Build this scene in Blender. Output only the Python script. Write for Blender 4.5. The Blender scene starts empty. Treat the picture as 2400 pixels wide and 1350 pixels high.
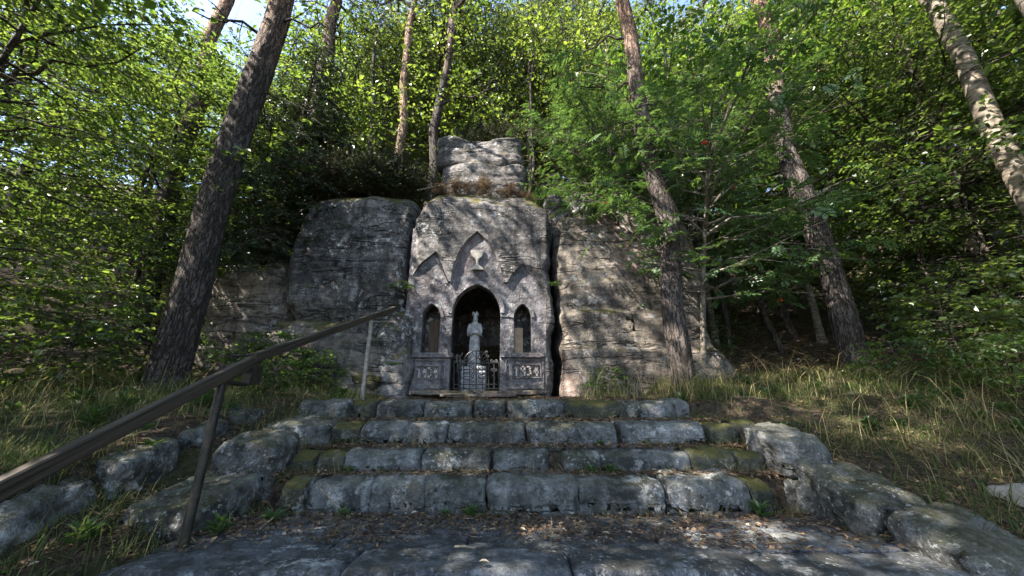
import bpy, bmesh, math, random
import numpy as np
from mathutils import Vector, Matrix, Quaternion

# ------------------------------------------------------------------ camera, sky, sun, exposure
scene = bpy.context.scene
COL = scene.collection
F_PX, CAM_Z, PITCH = 850.0, 0.72, math.radians(18.0)
cam_d = bpy.data.cameras.new('camera'); cam = bpy.data.objects.new('camera', cam_d); COL.objects.link(cam)
cam_d.sensor_width = 36.0; cam_d.lens = F_PX / 2400 * 36.0
cam_d.clip_start = 0.05; cam_d.clip_end = 2000
cam.location = (0, 0, CAM_Z); cam.rotation_euler = (math.radians(90) + PITCH, 0, 0)
scene.camera = cam
scene.render.resolution_x, scene.render.resolution_y = 1024, 576

SUN = Vector((-0.60, -0.33, 0.73)).normalized()          # towards the sun
world = bpy.data.worlds.new('World'); scene.world = world; world.use_nodes = True
wn = world.node_tree; wn.nodes.clear()
sky = wn.nodes.new('ShaderNodeTexSky'); sky.sky_type = 'NISHITA'; sky.sun_disc = False
sky.sun_elevation = math.asin(SUN.z); sky.sun_rotation = math.atan2(SUN.x, SUN.y)
bg = wn.nodes.new('ShaderNodeBackground'); bg.inputs[1].default_value = 0.115
wo = wn.nodes.new('ShaderNodeOutputWorld')
wn.links.new(sky.outputs[0], bg.inputs[0]); wn.links.new(bg.outputs[0], wo.inputs[0])
sl = bpy.data.lights.new('sun', 'SUN'); sl.energy = 5.0; sl.angle = math.radians(0.5); sl.color = (1.0, 0.93, 0.82)
so = bpy.data.objects.new('sun', sl); COL.objects.link(so)
so.rotation_euler = SUN.to_track_quat('Z', 'Y').to_euler(); so.location = SUN * 60
scene.view_settings.view_transform = 'Standard'; scene.view_settings.look = 'None'
scene.view_settings.gamma = 1.0; scene.view_settings.exposure = 2.58
scene.view_settings.use_curve_mapping = False
scene.cycles.max_bounces = 6; scene.cycles.diffuse_bounces = 3; scene.cycles.glossy_bounces = 1; scene.cycles.transmission_bounces = 3

# ------------------------------------------------------------------ helpers: photo pixel -> place
SP, CP = math.sin(PITCH), math.cos(PITCH)
def ray(u, v):
    a, b = (u - 1200) / F_PX, (675 - v) / F_PX
    fh = CP - SP * b
    return a / fh, (SP + CP * b) / fh                     # x and z gained per metre of y
def at(u, v, y):
    a, s = ray(u, v)
    return (a * y, y, CAM_Z + s * y)

# ------------------------------------------------------------------ helpers: noise
_r = np.random.RandomState(7)
_perm = np.tile(_r.permutation(256), 3)
_g = _r.normal(size=(256, 3)); _g /= np.linalg.norm(_g, axis=1)[:, None]
def perlin(P):
    P = np.asarray(P, float); I = np.floor(P).astype(int); f = P - I; I &= 255
    w = f * f * f * (f * (f * 6 - 15) + 10); out = 0
    for dx in (0, 1):
        for dy in (0, 1):
            for dz in (0, 1):
                h = _perm[_perm[_perm[(I[:, 0] + dx) & 255] + ((I[:, 1] + dy) & 255)] + ((I[:, 2] + dz) & 255)]
                g = _g[h]
                d = g[:, 0] * (f[:, 0] - dx) + g[:, 1] * (f[:, 1] - dy) + g[:, 2] * (f[:, 2] - dz)
                wx = w[:, 0] if dx else 1 - w[:, 0]
                wy = w[:, 1] if dy else 1 - w[:, 1]
                wz = w[:, 2] if dz else 1 - w[:, 2]
                out = out + d * wx * wy * wz
    return out
def fbm(P, octv=4, gain=0.5):
    P = np.asarray(P, float); a, s, o = 1.0, 1.0, 0
    for i in range(octv):
        o = o + a * perlin(P * s + 17.3 * i); a *= gain; s *= 2.03
    return o
def sstep(a, b, x):
    t = np.clip((x - a) / (b - a), 0, 1); return t * t * (3 - 2 * t)

# ------------------------------------------------------------------ helpers: meshes and objects
def mesh_np(name, V, faces, smooth=False, rnd=None, mat=None):
    """faces: list of int arrays (M,k)"""
    me = bpy.data.meshes.new(name)
    V = np.asarray(V, np.float32)
    faces = [np.asarray(f, np.int32) for f in faces if len(f)]
    me.vertices.add(len(V)); me.vertices.foreach_set('co', V.ravel())
    loops = np.concatenate([f.ravel() for f in faces])
    tot = np.concatenate([np.full(len(f), f.shape[1], np.int32) for f in faces])
    start = np.concatenate([[0], np.cumsum(tot)[:-1]]).astype(np.int32)
    me.loops.add(len(loops)); me.loops.foreach_set('vertex_index', loops)
    me.polygons.add(len(tot)); me.polygons.foreach_set('loop_start', start); me.polygons.foreach_set('loop_total', tot)
    me.polygons.foreach_set('use_smooth', np.full(len(tot), smooth, bool))
    if rnd is not None:
        at_ = me.attributes.new('rnd', 'FLOAT', 'POINT'); at_.data.foreach_set('value', np.asarray(rnd, np.float32))
    me.update(calc_edges=True); me.validate()
    if mat: me.materials.append(mat)
    return me
class MB:
    def __init__(s): s.V = []; s.F = {}; s.R = []; s.n = 0
    def add(s, V, F, rnd=0.5):
        V = np.asarray(V, float); F = np.asarray(F, int)
        s.V.append(V); s.F.setdefault(F.shape[1], []).append(F + s.n); s.n += len(V)
        s.R.append(np.broadcast_to(np.asarray(rnd, float), (len(V),)))
    def mesh(s, name, mat=None, smooth=False):
        return mesh_np(name, np.concatenate(s.V), [np.concatenate(f) for f in s.F.values()], smooth, np.concatenate(s.R), mat)
    def tube(s, P, R, sides=6, rnd=0.5, cap=True):
        P = np.asarray(P, float); n = len(P); R = np.broadcast_to(np.asarray(R, float), (n,))
        T = np.gradient(P, axis=0); T /= np.linalg.norm(T, axis=1)[:, None] + 1e-9
        ref = np.array([1., 0, 0]) if abs(T[:, 0]).mean() < 0.7 else np.array([0, 1., 0])
        A = np.cross(T, ref); A /= np.linalg.norm(A, axis=1)[:, None] + 1e-9; B = np.cross(T, A)
        a = np.arange(sides) / sides * 2 * math.pi
        V = P[:, None] + R[:, None, None] * (A[:, None] * np.cos(a)[None, :, None] + B[:, None] * np.sin(a)[None, :, None])
        i, j = np.meshgrid(np.arange(n - 1), np.arange(sides), indexing='ij')
        j2 = (j + 1) % sides
        Fq = np.stack([i * sides + j, i * sides + j2, (i + 1) * sides + j2, (i + 1) * sides + j], -1).reshape(-1, 4)
        s.add(V.reshape(-1, 3), Fq, rnd)
        if cap:
            b = s.n - n * sides
            for k, rev in ((0, 0), (n - 1, 1)):
                ring = np.arange(sides) + k * sides
                c = P[k]; s.add(np.vstack([V[k], c[None]]), np.array([[(q + 1) % sides, q, sides] if not rev else [q, (q + 1) % sides, sides] for q in range(sides)]), rnd)
    def box(s, lo, hi, rnd=0.5):
        (a, b, c), (d, e, f) = lo, hi
        V = [(a, b, c), (d, b, c), (d, e, c), (a, e, c), (a, b, f), (d, b, f), (d, e, f), (a, e, f)]
        s.add(V, [(0, 3, 2, 1), (4, 5, 6, 7), (0, 1, 5, 4), (1, 2, 6, 5), (2, 3, 7, 6), (3, 0, 4, 7)], rnd)
def leaves(mb, pos, d, nrm, L, W, rnd, shape='rhomb'):
    """many leaf faces at once: pos, direction d, normal nrm (N,3), length, half width"""
    N = len(pos)
    if N == 0: return
    d = d / (np.linalg.norm(d, axis=1)[:, None] + 1e-9)
    x = np.cross(d, nrm); x /= np.linalg.norm(x, axis=1)[:, None] + 1e-9
    n = np.cross(x, d)
    L = np.broadcast_to(L, (N,))[:, None]; W = np.broadcast_to(W, (N,))[:, None]
    if shape == 'rhomb':
        V = np.stack([pos, pos + d * L * .45 + x * W + n * W * .35, pos + d * L - n * L * .12, pos + d * L * .45 - x * W + n * W * .35], 1)
        F = np.array([[0, 1, 2], [0, 2, 3]])
        k = 4
    else:
        V = np.stack([pos, pos + d * L * .3 + x * W * .9 + n * W * .3, pos + d * L * .66 + x * W * .82 + n * W * .2,
                      pos + d * L - n * L * .15, pos + d * L * .66 - x * W * .82 + n * W * .2, pos + d * L * .3 - x * W * .9 + n * W * .3], 1)
        F = np.array([[0, 1, 2, 3], [0, 3, 4, 5]])
        k = 6
    FF = (np.arange(N)[:, None, None] * k + F[None]).reshape(-1, F.shape[1])
    mb.add(V.reshape(-1, 3), FF, np.repeat(np.broadcast_to(rnd, (N,)), k))

def obj(name, me, parent=None, loc=None, **props):
    o = bpy.data.objects.new(name, me); COL.objects.link(o)
    if parent is not None: o.parent = parent
    if loc is not None: o.location = loc
    for k, v in props.items(): o[k] = v
    return o
def thing(name, label, cat, loc=(0, 0, 0), group=None):
    o = bpy.data.objects.new(name, None); COL.objects.link(o); o.location = loc
    o['label'] = label; o['category'] = cat; o.empty_display_size = .2
    if group: o['group'] = group
    return o
def shift(V, loc): return np.asarray(V, float) - np.asarray(loc, float)

# ------------------------------------------------------------------ helpers: materials
class G:
    def __init__(s, name, rough=0.85, spec=0.3):
        s.m = bpy.data.materials.new(name); s.m.use_nodes = True; s.t = s.m.node_tree
        s.b = s.t.nodes['Principled BSDF']; s.b.inputs['Roughness'].default_value = rough
        s.b.inputs['Specular IOR Level'].default_value = spec
        s.out = s.t.nodes['Material Output']
        s.geo = s.t.nodes.new('ShaderNodeNewGeometry'); s.tc = s.t.nodes.new('ShaderNodeTexCoord')
        s.P = s.geo.outputs['Position']; s.O = s.tc.outputs['Object']
    def l(s, a, b):
        if hasattr(a, 'is_output'): s.t.links.new(a, b)
        else: b.default_value = a
    def map(s, scale, vec=None):
        n = s.t.nodes.new('ShaderNodeMapping'); n.inputs['Scale'].default_value = scale
        s.l(vec or s.P, n.inputs['Vector']); return n.outputs[0]
    def noise(s, scale, detail=4, rough=.55, vec=None, dist=0):
        n = s.t.nodes.new('ShaderNodeTexNoise'); n.inputs['Scale'].default_value = scale
        n.inputs['Detail'].default_value = detail; n.inputs['Roughness'].default_value = rough
        n.inputs['Distortion'].default_value = dist
        s.l(vec or s.P, n.inputs['Vector']); return n.outputs[0]
    def vor(s, scale, vec=None, feat='F1'):
        n = s.t.nodes.new('ShaderNodeTexVoronoi'); n.feature = feat; n.inputs['Scale'].default_value = scale
        s.l(vec or s.P, n.inputs['Vector']); return n.outputs['Distance']
    def ramp(s, fac, stops):
        n = s.t.nodes.new('ShaderNodeValToRGB'); e = n.color_ramp.elements
        while len(e) < len(stops): e.new(.5)
        for q, (p, c) in zip(e, stops):
            q.position = p; q.color = (*c, 1) if not isinstance(c, (int, float)) else (c, c, c, 1)
        s.l(fac, n.inputs[0]); return n.outputs[0]
    def mix(s, fac, a, b, mode='MIX'):
        n = s.t.nodes.new('ShaderNodeMix'); n.data_type = 'RGBA'; n.blend_type = mode
        s.l(fac, n.inputs[0])
        for v, i in ((a, 6), (b, 7)): s.l(v if hasattr(v, 'is_output') else ((*v, 1) if not isinstance(v, (int, float)) else (v, v, v, 1)), n.inputs[i])
        return n.outputs[2]
    def ma(s, op, a, b=0.5, c=None):
        n = s.t.nodes.new('ShaderNodeMath'); n.operation = op; n.use_clamp = False
        s.l(a, n.inputs[0]); s.l(b, n.inputs[1])
        if c is not None: s.l(c, n.inputs[2])
        return n.outputs[0]
    def sep(s, v):
        n = s.t.nodes.new('ShaderNodeSeparateXYZ'); s.l(v, n.inputs[0]); return n.outputs
    def attr(s, name):
        n = s.t.nodes.new('ShaderNodeAttribute'); n.attribute_name = name; return n.outputs['Fac']
    def objrnd(s):
        n = s.t.nodes.new('ShaderNodeObjectInfo'); return n.outputs['Random']
    def col(s, c): s.l(c if hasattr(c, 'is_output') else (*c, 1), s.b.inputs['Base Color'])
    def bump(s, h, strength=.5, dist=.02):
        n = s.t.nodes.new('ShaderNodeBump'); n.inputs['Strength'].default_value = strength; n.inputs['Distance'].default_value = dist
        s.l(h, n.inputs['Height']); s.l(n.outputs[0], s.b.inputs['Normal']); return n.outputs[0]

def rock_mat(name, dark, mid, light, moss=0.5, lichen=0.5, pink=0.0, chisel=0.0, strata=1.0, mosscol=(.045, .06, .012), bd=.05):
    g = G(name, .9, .2)
    big = g.noise(.9, 5, .6); fine = g.noise(11, 6, .7); vf = g.noise(60, 4, .7)
    st = g.noise(1.0, 6, .65, g.map((.7, .7, 7)))
    streak = g.noise(1.0, 5, .6, g.map((6, 6, .55)))
    s = g.ma('ADD', g.ma('MULTIPLY', big, .4), g.ma('ADD', g.ma('MULTIPLY', fine, .38), g.ma('MULTIPLY', st, .25 * strata + .001)))
    c = g.ramp(s, [(.38, dark), (.51, mid), (.62, light)])
    if pink: c = g.mix(g.ma('MULTIPLY', g.ramp(g.noise(.8, 4, .6, g.map((1, 1, .7))), [(.5, 0), (.68, 1)]), pink), c, (.30, .17, .145))
    c = g.mix(g.ma('MULTIPLY', g.ramp(streak, [(.5, 0), (.66, 1)]), .72), c, dark)
    # lichen: pale blotches in drifts
    li = g.ma('MULTIPLY', g.ramp(g.noise(7, 6, .75), [(.54, 0), (.62, 1)]), g.ramp(g.noise(1.1, 3, .5), [(.46, 0), (.62, 1)]))
    sp = g.ma('MULTIPLY', g.ramp(g.noise(34, 3, .6), [(.58, 0), (.66, 1)]), g.ramp(g.noise(2.6, 3, .6), [(.45, .08), (.62, .75)]))
    c = g.mix(g.ma('MULTIPLY', li, lichen), c, (.52, .52, .51))
    c = g.mix(g.ma('MULTIPLY', sp, lichen), c, (.46, .47, .45))
    h2 = None
    if strata >= 1:      # bedding cracks and pits
        ck = g.ramp(g.ma('ABSOLUTE', g.ma('SUBTRACT', g.noise(1.0, 4, .55, g.map((.45, .45, 2.6))), .5)), [(.0, 1), (.016, 0)])
        ck = g.ma('MULTIPLY', ck, g.ramp(g.noise(1.3, 2, .5), [(.42, 0), (.55, 1)]))
        pit = g.ramp(g.noise(16, 3, .6), [(.28, 1), (.36, 0)])
        h2 = g.ma('MAXIMUM', ck, g.ma('MULTIPLY', pit, .7)); c = g.mix(g.ma('MULTIPLY', h2, .85), c, tuple(q * .5 for q in dark))
    # moss and dirt lies on what faces up
    nz = g.sep(g.geo.outputs['Normal'])[2]
    mo = g.ramp(g.ma('ADD', nz, g.ma('MULTIPLY', g.ma('SUBTRACT', g.noise(3.2, 6, .7), .5), 2.4)), [(.45, 0), (.8, 1)])
    mc = g.mix(g.noise(9, 4, .7), mosscol, (.13, .10, .03))
    c = g.mix(g.ma('MULTIPLY', mo, moss), c, mc)
    c = g.mix(g.ma('MULTIPLY', g.ramp(vf, [(.35, 1), (.52, 0)]), .5), c, dark)
    g.col(c)
    h = g.ma('ADD', g.ma('MULTIPLY', fine, 1.0), g.ma('ADD', g.ma('MULTIPLY', st, .8 * strata), g.ma('MULTIPLY', vf, .35)))
    if h2 is not None: h = g.ma('SUBTRACT', h, g.ma('MULTIPLY', h2, .8))
    if chisel:
        h = g.ma('ADD', h, g.ma('MULTIPLY', g.vor(26, g.map((1.0, 1, .7))), chisel))
    g.bump(h, 1.0, bd)
    return g.m
M = {}
M['rock_grey'] = rock_mat('rock_grey', (.021, .019, .018), (.09, .083, .081), (.27, .247, .238), 1.0, 1.0)
M['rock_brown'] = rock_mat('rock_brown', (.026, .023, .021), (.09, .078, .068), (.23, .195, .16), .85, .5, .3, strata=1.3)
M['facade'] = rock_mat('facade', (.05, .046, .049), (.195, .18, .188), (.37, .34, .348), .55, .6, .28, .35, .5, bd=.026)
M['step'] = rock_mat('step_stone', (.03, .032, .03), (.2, .203, .205), (.5, .5, .51), .25, .8, strata=.3)
M['mossy_step'] = rock_mat('mossy_step_stone', (.022, .024, .018), (.08, .082, .06), (.2, .2, .17), .9, .4, strata=.3, mosscol=(.04, .055, .01))
M['boulder'] = rock_mat('boulder_stone', (.028, .029, .026), (.19, .19, .187), (.48, .48, .48), .36, .9, strata=.3)
M['slab'] = rock_mat('slab_stone', (.028, .03, .037), (.19, .2, .225), (.46, .48, .53), .18, .8, strata=.2, bd=.03)
M['carving'] = rock_mat('carving', (.27, .24, .21), (.48, .44, .38), (.6, .56, .5), .1, .2, strata=.2, bd=.012)

def leaf_mat(name, c0, c1, t0, t1, trans=.42, rough=.42, spec=.35):
    g = G(name, rough, spec); r = g.attr('rnd'); orr = g.objrnd()
    f = g.ma('ADD', g.ma('MULTIPLY', r, .75), g.ma('MULTIPLY', orr, .25))
    g.col(g.ramp(f, [(.1, c0), (.9, c1)]))
    tr = g.t.nodes.new('ShaderNodeBsdfTranslucent'); g.l(g.ramp(f, [(.1, t0), (.9, t1)]), tr.inputs[0])
    mx = g.t.nodes.new('ShaderNodeMixShader'); mx.inputs[0].default_value = trans
    g.l(g.b.outputs[0], mx.inputs[1]); g.l(tr.outputs[0], mx.inputs[2]); g.l(mx.outputs[0], g.out.inputs[0])
    return g.m
M['leaf_beech'] = leaf_mat('leaf_beech', (.024, .048, .014), (.085, .125, .036), (.07, .14, .016), (.26, .35, .05), .42, .28, .65)
M['leaf_birch'] = leaf_mat('leaf_birch', (.035, .062, .014), (.11, .145, .038), (.07, .14, .014), (.30, .38, .05), .42, .35, .5)
M['leaf_maple'] = leaf_mat('leaf_maple', (.024, .055, .014), (.075, .125, .032), (.06, .14, .012), (.2, .31, .03), .44)
M['leaf_rowan'] = leaf_mat('leaf_rowan', (.035, .075, .032), (.085, .145, .06), (.06, .13, .025), (.17, .28, .05), .32)
M['leaf_yew'] = leaf_mat('leaf_yew', (.012, .025, .012), (.035, .055, .022), (.02, .04, .01), (.06, .09, .02), .2)
M['needle'] = leaf_mat('needle', (.035, .06, .03), (.085, .115, .06), (.06, .09, .03), (.14, .17, .06), .25)
M['leaf_weed'] = leaf_mat('leaf_weed', (.03, .06, .022), (.065, .105, .035), (.06, .13, .02), (.14, .22, .04), .3)
M['heather'] = leaf_mat('heather', (.018, .03, .012), (.055, .065, .025), (.03, .05, .01), (.1, .1, .03), .2)
M['dry'] = leaf_mat('dry_grass', (.06, .036, .02), (.17, .115, .06), (.12, .07, .03), (.3, .2, .09), .25, .7)
def grass_mat():
    g = G('grass', .6, .25); r = g.attr('rnd')
    st = [(.0, (.03, .055, .012)), (.45, (.065, .09, .022)), (.6, (.13, .12, .045)), (1., (.32, .25, .13))]
    c = g.ramp(r, st); g.col(c)
    tr = g.t.nodes.new('ShaderNodeBsdfTranslucent'); g.l(g.ramp(r, [(p, tuple(min(1, q * 1.8) for q in cc)) for p, cc in st]), tr.inputs[0])
    mx = g.t.nodes.new('ShaderNodeMixShader'); mx.inputs[0].default_value = .35
    g.l(g.b.outputs[0], mx.inputs[1]); g.l(tr.outputs[0], mx.inputs[2]); g.l(mx.outputs[0], g.out.inputs[0])
    return g.m
M['grass'] = grass_mat()
def litter_mat():
    g = G('leaf_litter', .8, .2); r = g.attr('rnd')
    g.col(g.ramp(r, [(.0, (.03, .02, .013)), (.5, (.10, .065, .04)), (.85, (.2, .14, .085)), (1., (.42, .36, .27))]))
    return g.m
M['litter'] = litter_mat()
def ground_mat():
    g = G('forest_floor', .95, .15)
    n1 = g.noise(1.3, 6, .65); n2 = g.noise(18, 6, .75); n3 = g.noise(70, 3, .7)
    c = g.ramp(n2, [(.33, (.014, .011, .008)), (.5, (.05, .038, .026)), (.66, (.125, .092, .06))])
    c = g.mix(g.ramp(g.noise(2.3, 6, .7), [(.5, 0), (.62, .8)]), c, g.mix(n2, (.02, .028, .008), (.08, .085, .025)))
    c = g.mix(g.ramp(n3, [(.6, 0), (.7, .6)]), c, (.19, .14, .09))
    g.col(c); g.bump(g.ma('ADD', n2, g.ma('MULTIPLY', n3, .5)), 1.0, .05)
    return g.m
M['ground'] = ground_mat()
def bark_mat(name, crack, plate, plate2, scale=(17, 17, 4.2), upper=None, z0=4., z1=8., bumpd=.03):
    g = G(name, .9, .15)
    n1 = g.noise(1.0, 2, .5, g.map((scale[0] * .75, scale[1] * .75, scale[2] * .55), g.O), .6)
    n2 = g.noise(1.0, 2, .5, g.map((scale[0] * 1.3, scale[1] * 1.3, scale[2] * 1.6), g.O), .8)
    e = g.ma('MINIMUM', g.ma('ABSOLUTE', g.ma('SUBTRACT', n1, .5)), g.ma('MULTIPLY', g.ma('ABSOLUTE', g.ma('SUBTRACT', n2, .48)), 1.6))
    fine = g.noise(1, 5, .7, g.map((40, 40, 14), g.O)); big = g.noise(2.0, 4, .6, g.O)
    pl = g.ramp(g.ma('ADD', g.ma('MULTIPLY', fine, .6), g.ma('MULTIPLY', big, .4)), [(.35, plate), (.65, plate2)])
    if upper:
        z = g.sep(g.O)[2]
        n = g.t.nodes.new('ShaderNodeMapRange'); g.l(g.ma('ADD', z, g.ma('MULTIPLY', big, 2.0)), n.inputs[0]); n.inputs[1].default_value = z0; n.inputs[2].default_value = z1
        pl = g.mix(n.outputs[0], pl, upper)
    k = g.ramp(g.ma('ADD', e, g.ma('MULTIPLY', g.ma('SUBTRACT', fine, .5), .06)), [(.0, 0), (.07, 1)])
    g.col(g.mix(k, crack, pl))
    g.bump(g.ma('ADD', g.ma('MULTIPLY', k, 1.0), g.ma('MULTIPLY', fine, .5)), .9, bumpd)
    return g.m
M['bark_pine'] = bark_mat('bark_pine', (.026, .021, .018), (.055, .046, .041), (.125, .105, .095), upper=(.34, .2, .13), z0=6.5, z1=11)
M['bark_pine_hi'] = bark_mat('bark_pine_pale', (.05, .038, .03), (.2, .15, .12), (.36, .28, .22), upper=(.4, .26, .18), z0=2., z1=6)
M['bark_dark'] = bark_mat('bark_dark', (.018, .015, .012), (.05, .042, .034), (.12, .1, .085), (12, 12, 4), bumpd=.015)
M['bark_smooth'] = bark_mat('bark_smooth', (.07, .06, .05), (.13, .115, .095), (.24, .21, .17), (5, 5, 14), bumpd=.008)
def birch_mat():
    g = G('bark_birch', .75, .2)
    n = g.noise(1, 4, .6, g.map((6, 6, 20), g.O)); b = g.noise(2.5, 4, .6, g.O)
    c = g.ramp(n, [(.36, (.03, .025, .02)), (.47, (.16, .13, .1)), (.72, (.34, .29, .23))])
    g.col(g.mix(g.ramp(b, [(.45, 0), (.65, .7)]), c, (.13, .11, .085))); g.bump(n, .5, .01); return g.m
M['bark_birch'] = birch_mat()
def simple(name, c0, c1, rough=.6, scale=20, metal=0., vec=None, bump=.2, bd=.004, spec=.3):
    g = G(name, rough, spec); n = g.noise(scale, 5, .65, g.map(vec, g.O) if vec else None)
    g.col(g.ramp(n, [(.35, c0), (.65, c1)])); g.b.inputs['Metallic'].default_value = metal
    g.bump(n, bump, bd); return g.m
M['iron'] = simple('wrought_iron', (.008, .008, .009), (.022, .021, .02), .5, 60)
M['iron_pale'] = simple('pale_weathered_iron', (.05, .048, .045), (.17, .16, .15), .6, 60)
M['post'] = simple('post_metal', (.018, .015, .013), (.045, .039, .033), .45, 25, .3)
M['post_lit'] = simple('lit_post_metal', (.13, .115, .1), (.3, .275, .245), .5, 25, .2)  # paler copy of the post metal, light on the upper post painted in
M['rail'] = simple('rail_timber', (.014, .011, .008), (.065, .05, .036), .75, 1, vec=(45, 1.6, 45), bump=.6, bd=.006)
M['statue'] = simple('statue_stone', (.2, .195, .19), (.42, .41, .395), .8, 12, bump=.3, bd=.01)
M['pale_brick'] = simple('pale_brick', (.26, .27, .31), (.46, .46, .48), .85, 14, bump=.4, bd=.006)
M['board'] = simple('old_board', (.05, .032, .02), (.13, .085, .055), .8, 1, vec=(30, 30, 3), bump=.5)
M['beige'] = simple('beige_plaque', (.25, .17, .11), (.36, .26, .17), .8, 9)
M['digit'] = rock_mat('digit_stone', (.22, .2, .19), (.42, .39, .36), (.55, .52, .48), .15, .3, strata=.2, bd=.012)
M['twig'] = simple('twig', (.09, .07, .05), (.3, .24, .18), .8, 30)
M['berry'] = simple('berry', (.42, .03, .012), (.6, .07, .02), .35, 20)
M['flower'] = simple('dried_flower', (.16, .14, .12), (.32, .29, .25), .8, 30)

# ------------------------------------------------------------------ the ground
STEP_Y = [2.90, 3.20, 3.53, 4.03]; STEP_Z = [0.215, 0.38, 0.58, 0.78]
def gz(x, y):
    x = np.asarray(x, float); y = np.asarray(y, float)
    x, y = np.broadcast_arrays(x, y)
    # corridor of the stairs
    zc = np.where(y < 2.2, np.clip(-.20 + np.floor((y - 2.2) / .38 + 1) * .17, -1.0, -.2), -.045)
    for sy, sz in zip(STEP_Y, STEP_Z): zc = np.where(y > sy + .13, sz - .035, zc)
    zc = zc + np.clip(y - 4.2, 0, 2.3) * .045
    zl = np.interp(y, [-6, 0, 1.2, 2.2, 3.0, 3.9, 5.0, 6.0, 6.6], [-1.0, -.8, -.25, .3, .5, .66, .86, 1.0, 1.15]) + np.clip(-x - 3.0, 0, 14) * .05
    zstrip = np.interp(y, [0, 1.5, 2.2, 2.9, 3.9, 4.3, 6.5], [-.8, -.35, .0, .16, .58, .78, .9])
    zr = np.interp(y, [-6, 0, 1.0, 2.0, 2.6, 3.1, 3.5, 3.9, 4.3, 5.3, 6.3], [-1.0, -.75, -.3, .02, .14, .22, .40, .60, .78, 1.0, 1.12]) + np.clip(x - 3, 0, 12) * .05
    a = sstep(-2.02, -2.22, x); z = zc * (1 - a) + zstrip * a
    a = sstep(-2.62, -2.82, x); z = z * (1 - a) + zl * a
    a = sstep(2.05, 2.55, x); z = z * (1 - a) + zr * a
    # hillside
    xr = sstep(3.2, 4.6, x) + sstep(-4.6, -6.0, x)
    back = np.interp(y, [6.3, 8.3, 9.0, 12, 20, 40, 90], [0, .0, 4.2, 5.6, 8.6, 17, 30])
    side = np.interp(y, [6.3, 9, 12, 20, 40, 90], [0, 1.0, 2.6, 6.6, 16, 30])
    z = z + np.clip(xr, 0, 1) * side + (1 - np.clip(xr, 0, 1)) * back
    z = z + np.clip(np.abs(x) - 9.5, 0, 25) * .3 * sstep(1.5, 6, y)
    return z
def lines(lo, hi, fine, out, g=1.13):
    a = list(np.arange(lo, hi + 1e-6, fine)); s = fine; v = hi
    while v < out: s *= g; v += s; a.append(v)
    s = fine; v = lo; b = []
    while v > -out: s *= g; v -= s; b.append(v)
    return np.array(b[::-1] + a)
xs = lines(-4.2, 5.0, .05, 420); ys = lines(.5, 8.2, .045, 420)
X, Y = np.meshgrid(xs, ys, indexing='ij'); Z = gz(X, Y)
nn = fbm(np.stack([X.ravel() * 1.1, Y.ravel() * 1.1, X.ravel() * 0], 1), 5).reshape(X.shape)
land = (np.abs(X) < 2.2) & (Y < 4.3)
Z = Z + nn * np.where(land, .025, .10)
nx, ny = X.shape
ii, jj = np.meshgrid(np.arange(nx - 1), np.arange(ny - 1), indexing='ij')
Fg = np.stack([ii * ny + jj, (ii + 1) * ny + jj, (ii + 1) * ny + jj + 1, ii * ny + jj + 1], -1).reshape(-1, 4)
obj('ground', mesh_np('ground', np.stack([X, Y, Z], -1).reshape(-1, 3), [Fg], True, None, M['ground']), kind='structure')
def gzn(x, y):
    x = np.asarray(x, float); y = np.asarray(y, float)
    n = fbm(np.stack([x * 1.1, y * 1.1, x * 0], 1), 5)
    return gz(x, y) + n * np.where((np.abs(x) < 2.2) & (y < 4.3), .025, .10)

# ------------------------------------------------------------------ stones
def cube_sphere(n):
    bm = bmesh.new(); bmesh.ops.create_cube(bm, size=2)
    bmesh.ops.subdivide_edges(bm, edges=bm.edges[:], cuts=n, use_grid_fill=True)
    V = np.array([v.co[:] for v in bm.verts]); Fq = np.array([[v.index for v in f.verts] for f in bm.faces]); bm.free()
    return V, Fq
_cs = {}
def stone_mesh(name, lo, hi, seed, n=7, e=7, amp=.02, freq=5., mat=None, taper=0., warp=None, octv=4, strata=0., gain=.45):
    if n not in _cs: _cs[n] = cube_sphere(n)
    B, Fq = _cs[n]
    r = (np.abs(B) ** e).sum(1) ** (1 / e); Q = B / r[:, None]
    lo = np.array(lo, float); hi = np.array(hi, float)
    c = (lo + hi) / 2; h = (hi - lo) / 2
    V = c + Q * h
    nrm = np.sign(Q) * np.abs(Q) ** (e - 1) / h; nrm /= np.linalg.norm(nrm, axis=1)[:, None]
    S = np.array([seed * 3.7, seed * 1.9, seed * 5.3])
    d = fbm(V * freq + S, octv, gain) * amp
    V = V + nrm * d[:, None]
    if strata:
        k = perlin(np.stack([V[:, 0] * .35 + S[0], V[:, 1] * .3, V[:, 2] * 3.1 + S[1]], 1)) + .6 * perlin(np.stack([V[:, 0] * .6 + S[2], V[:, 1] * .3, V[:, 2] * 7.3], 1))
        hn = nrm.copy(); hn[:, 2] = 0
        V = V + hn * (strata * np.sign(k) * np.abs(k) ** .6)[:, None]
    if taper: V[:, :2] = c[:2] + (V[:, :2] - c[:2]) * (1 - taper * (V[:, 2:3] - lo[2]) / (hi[2] - lo[2]))
    if warp: V = warp(V)
    return mesh_np(name, V, [Fq], True, None, mat)

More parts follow.
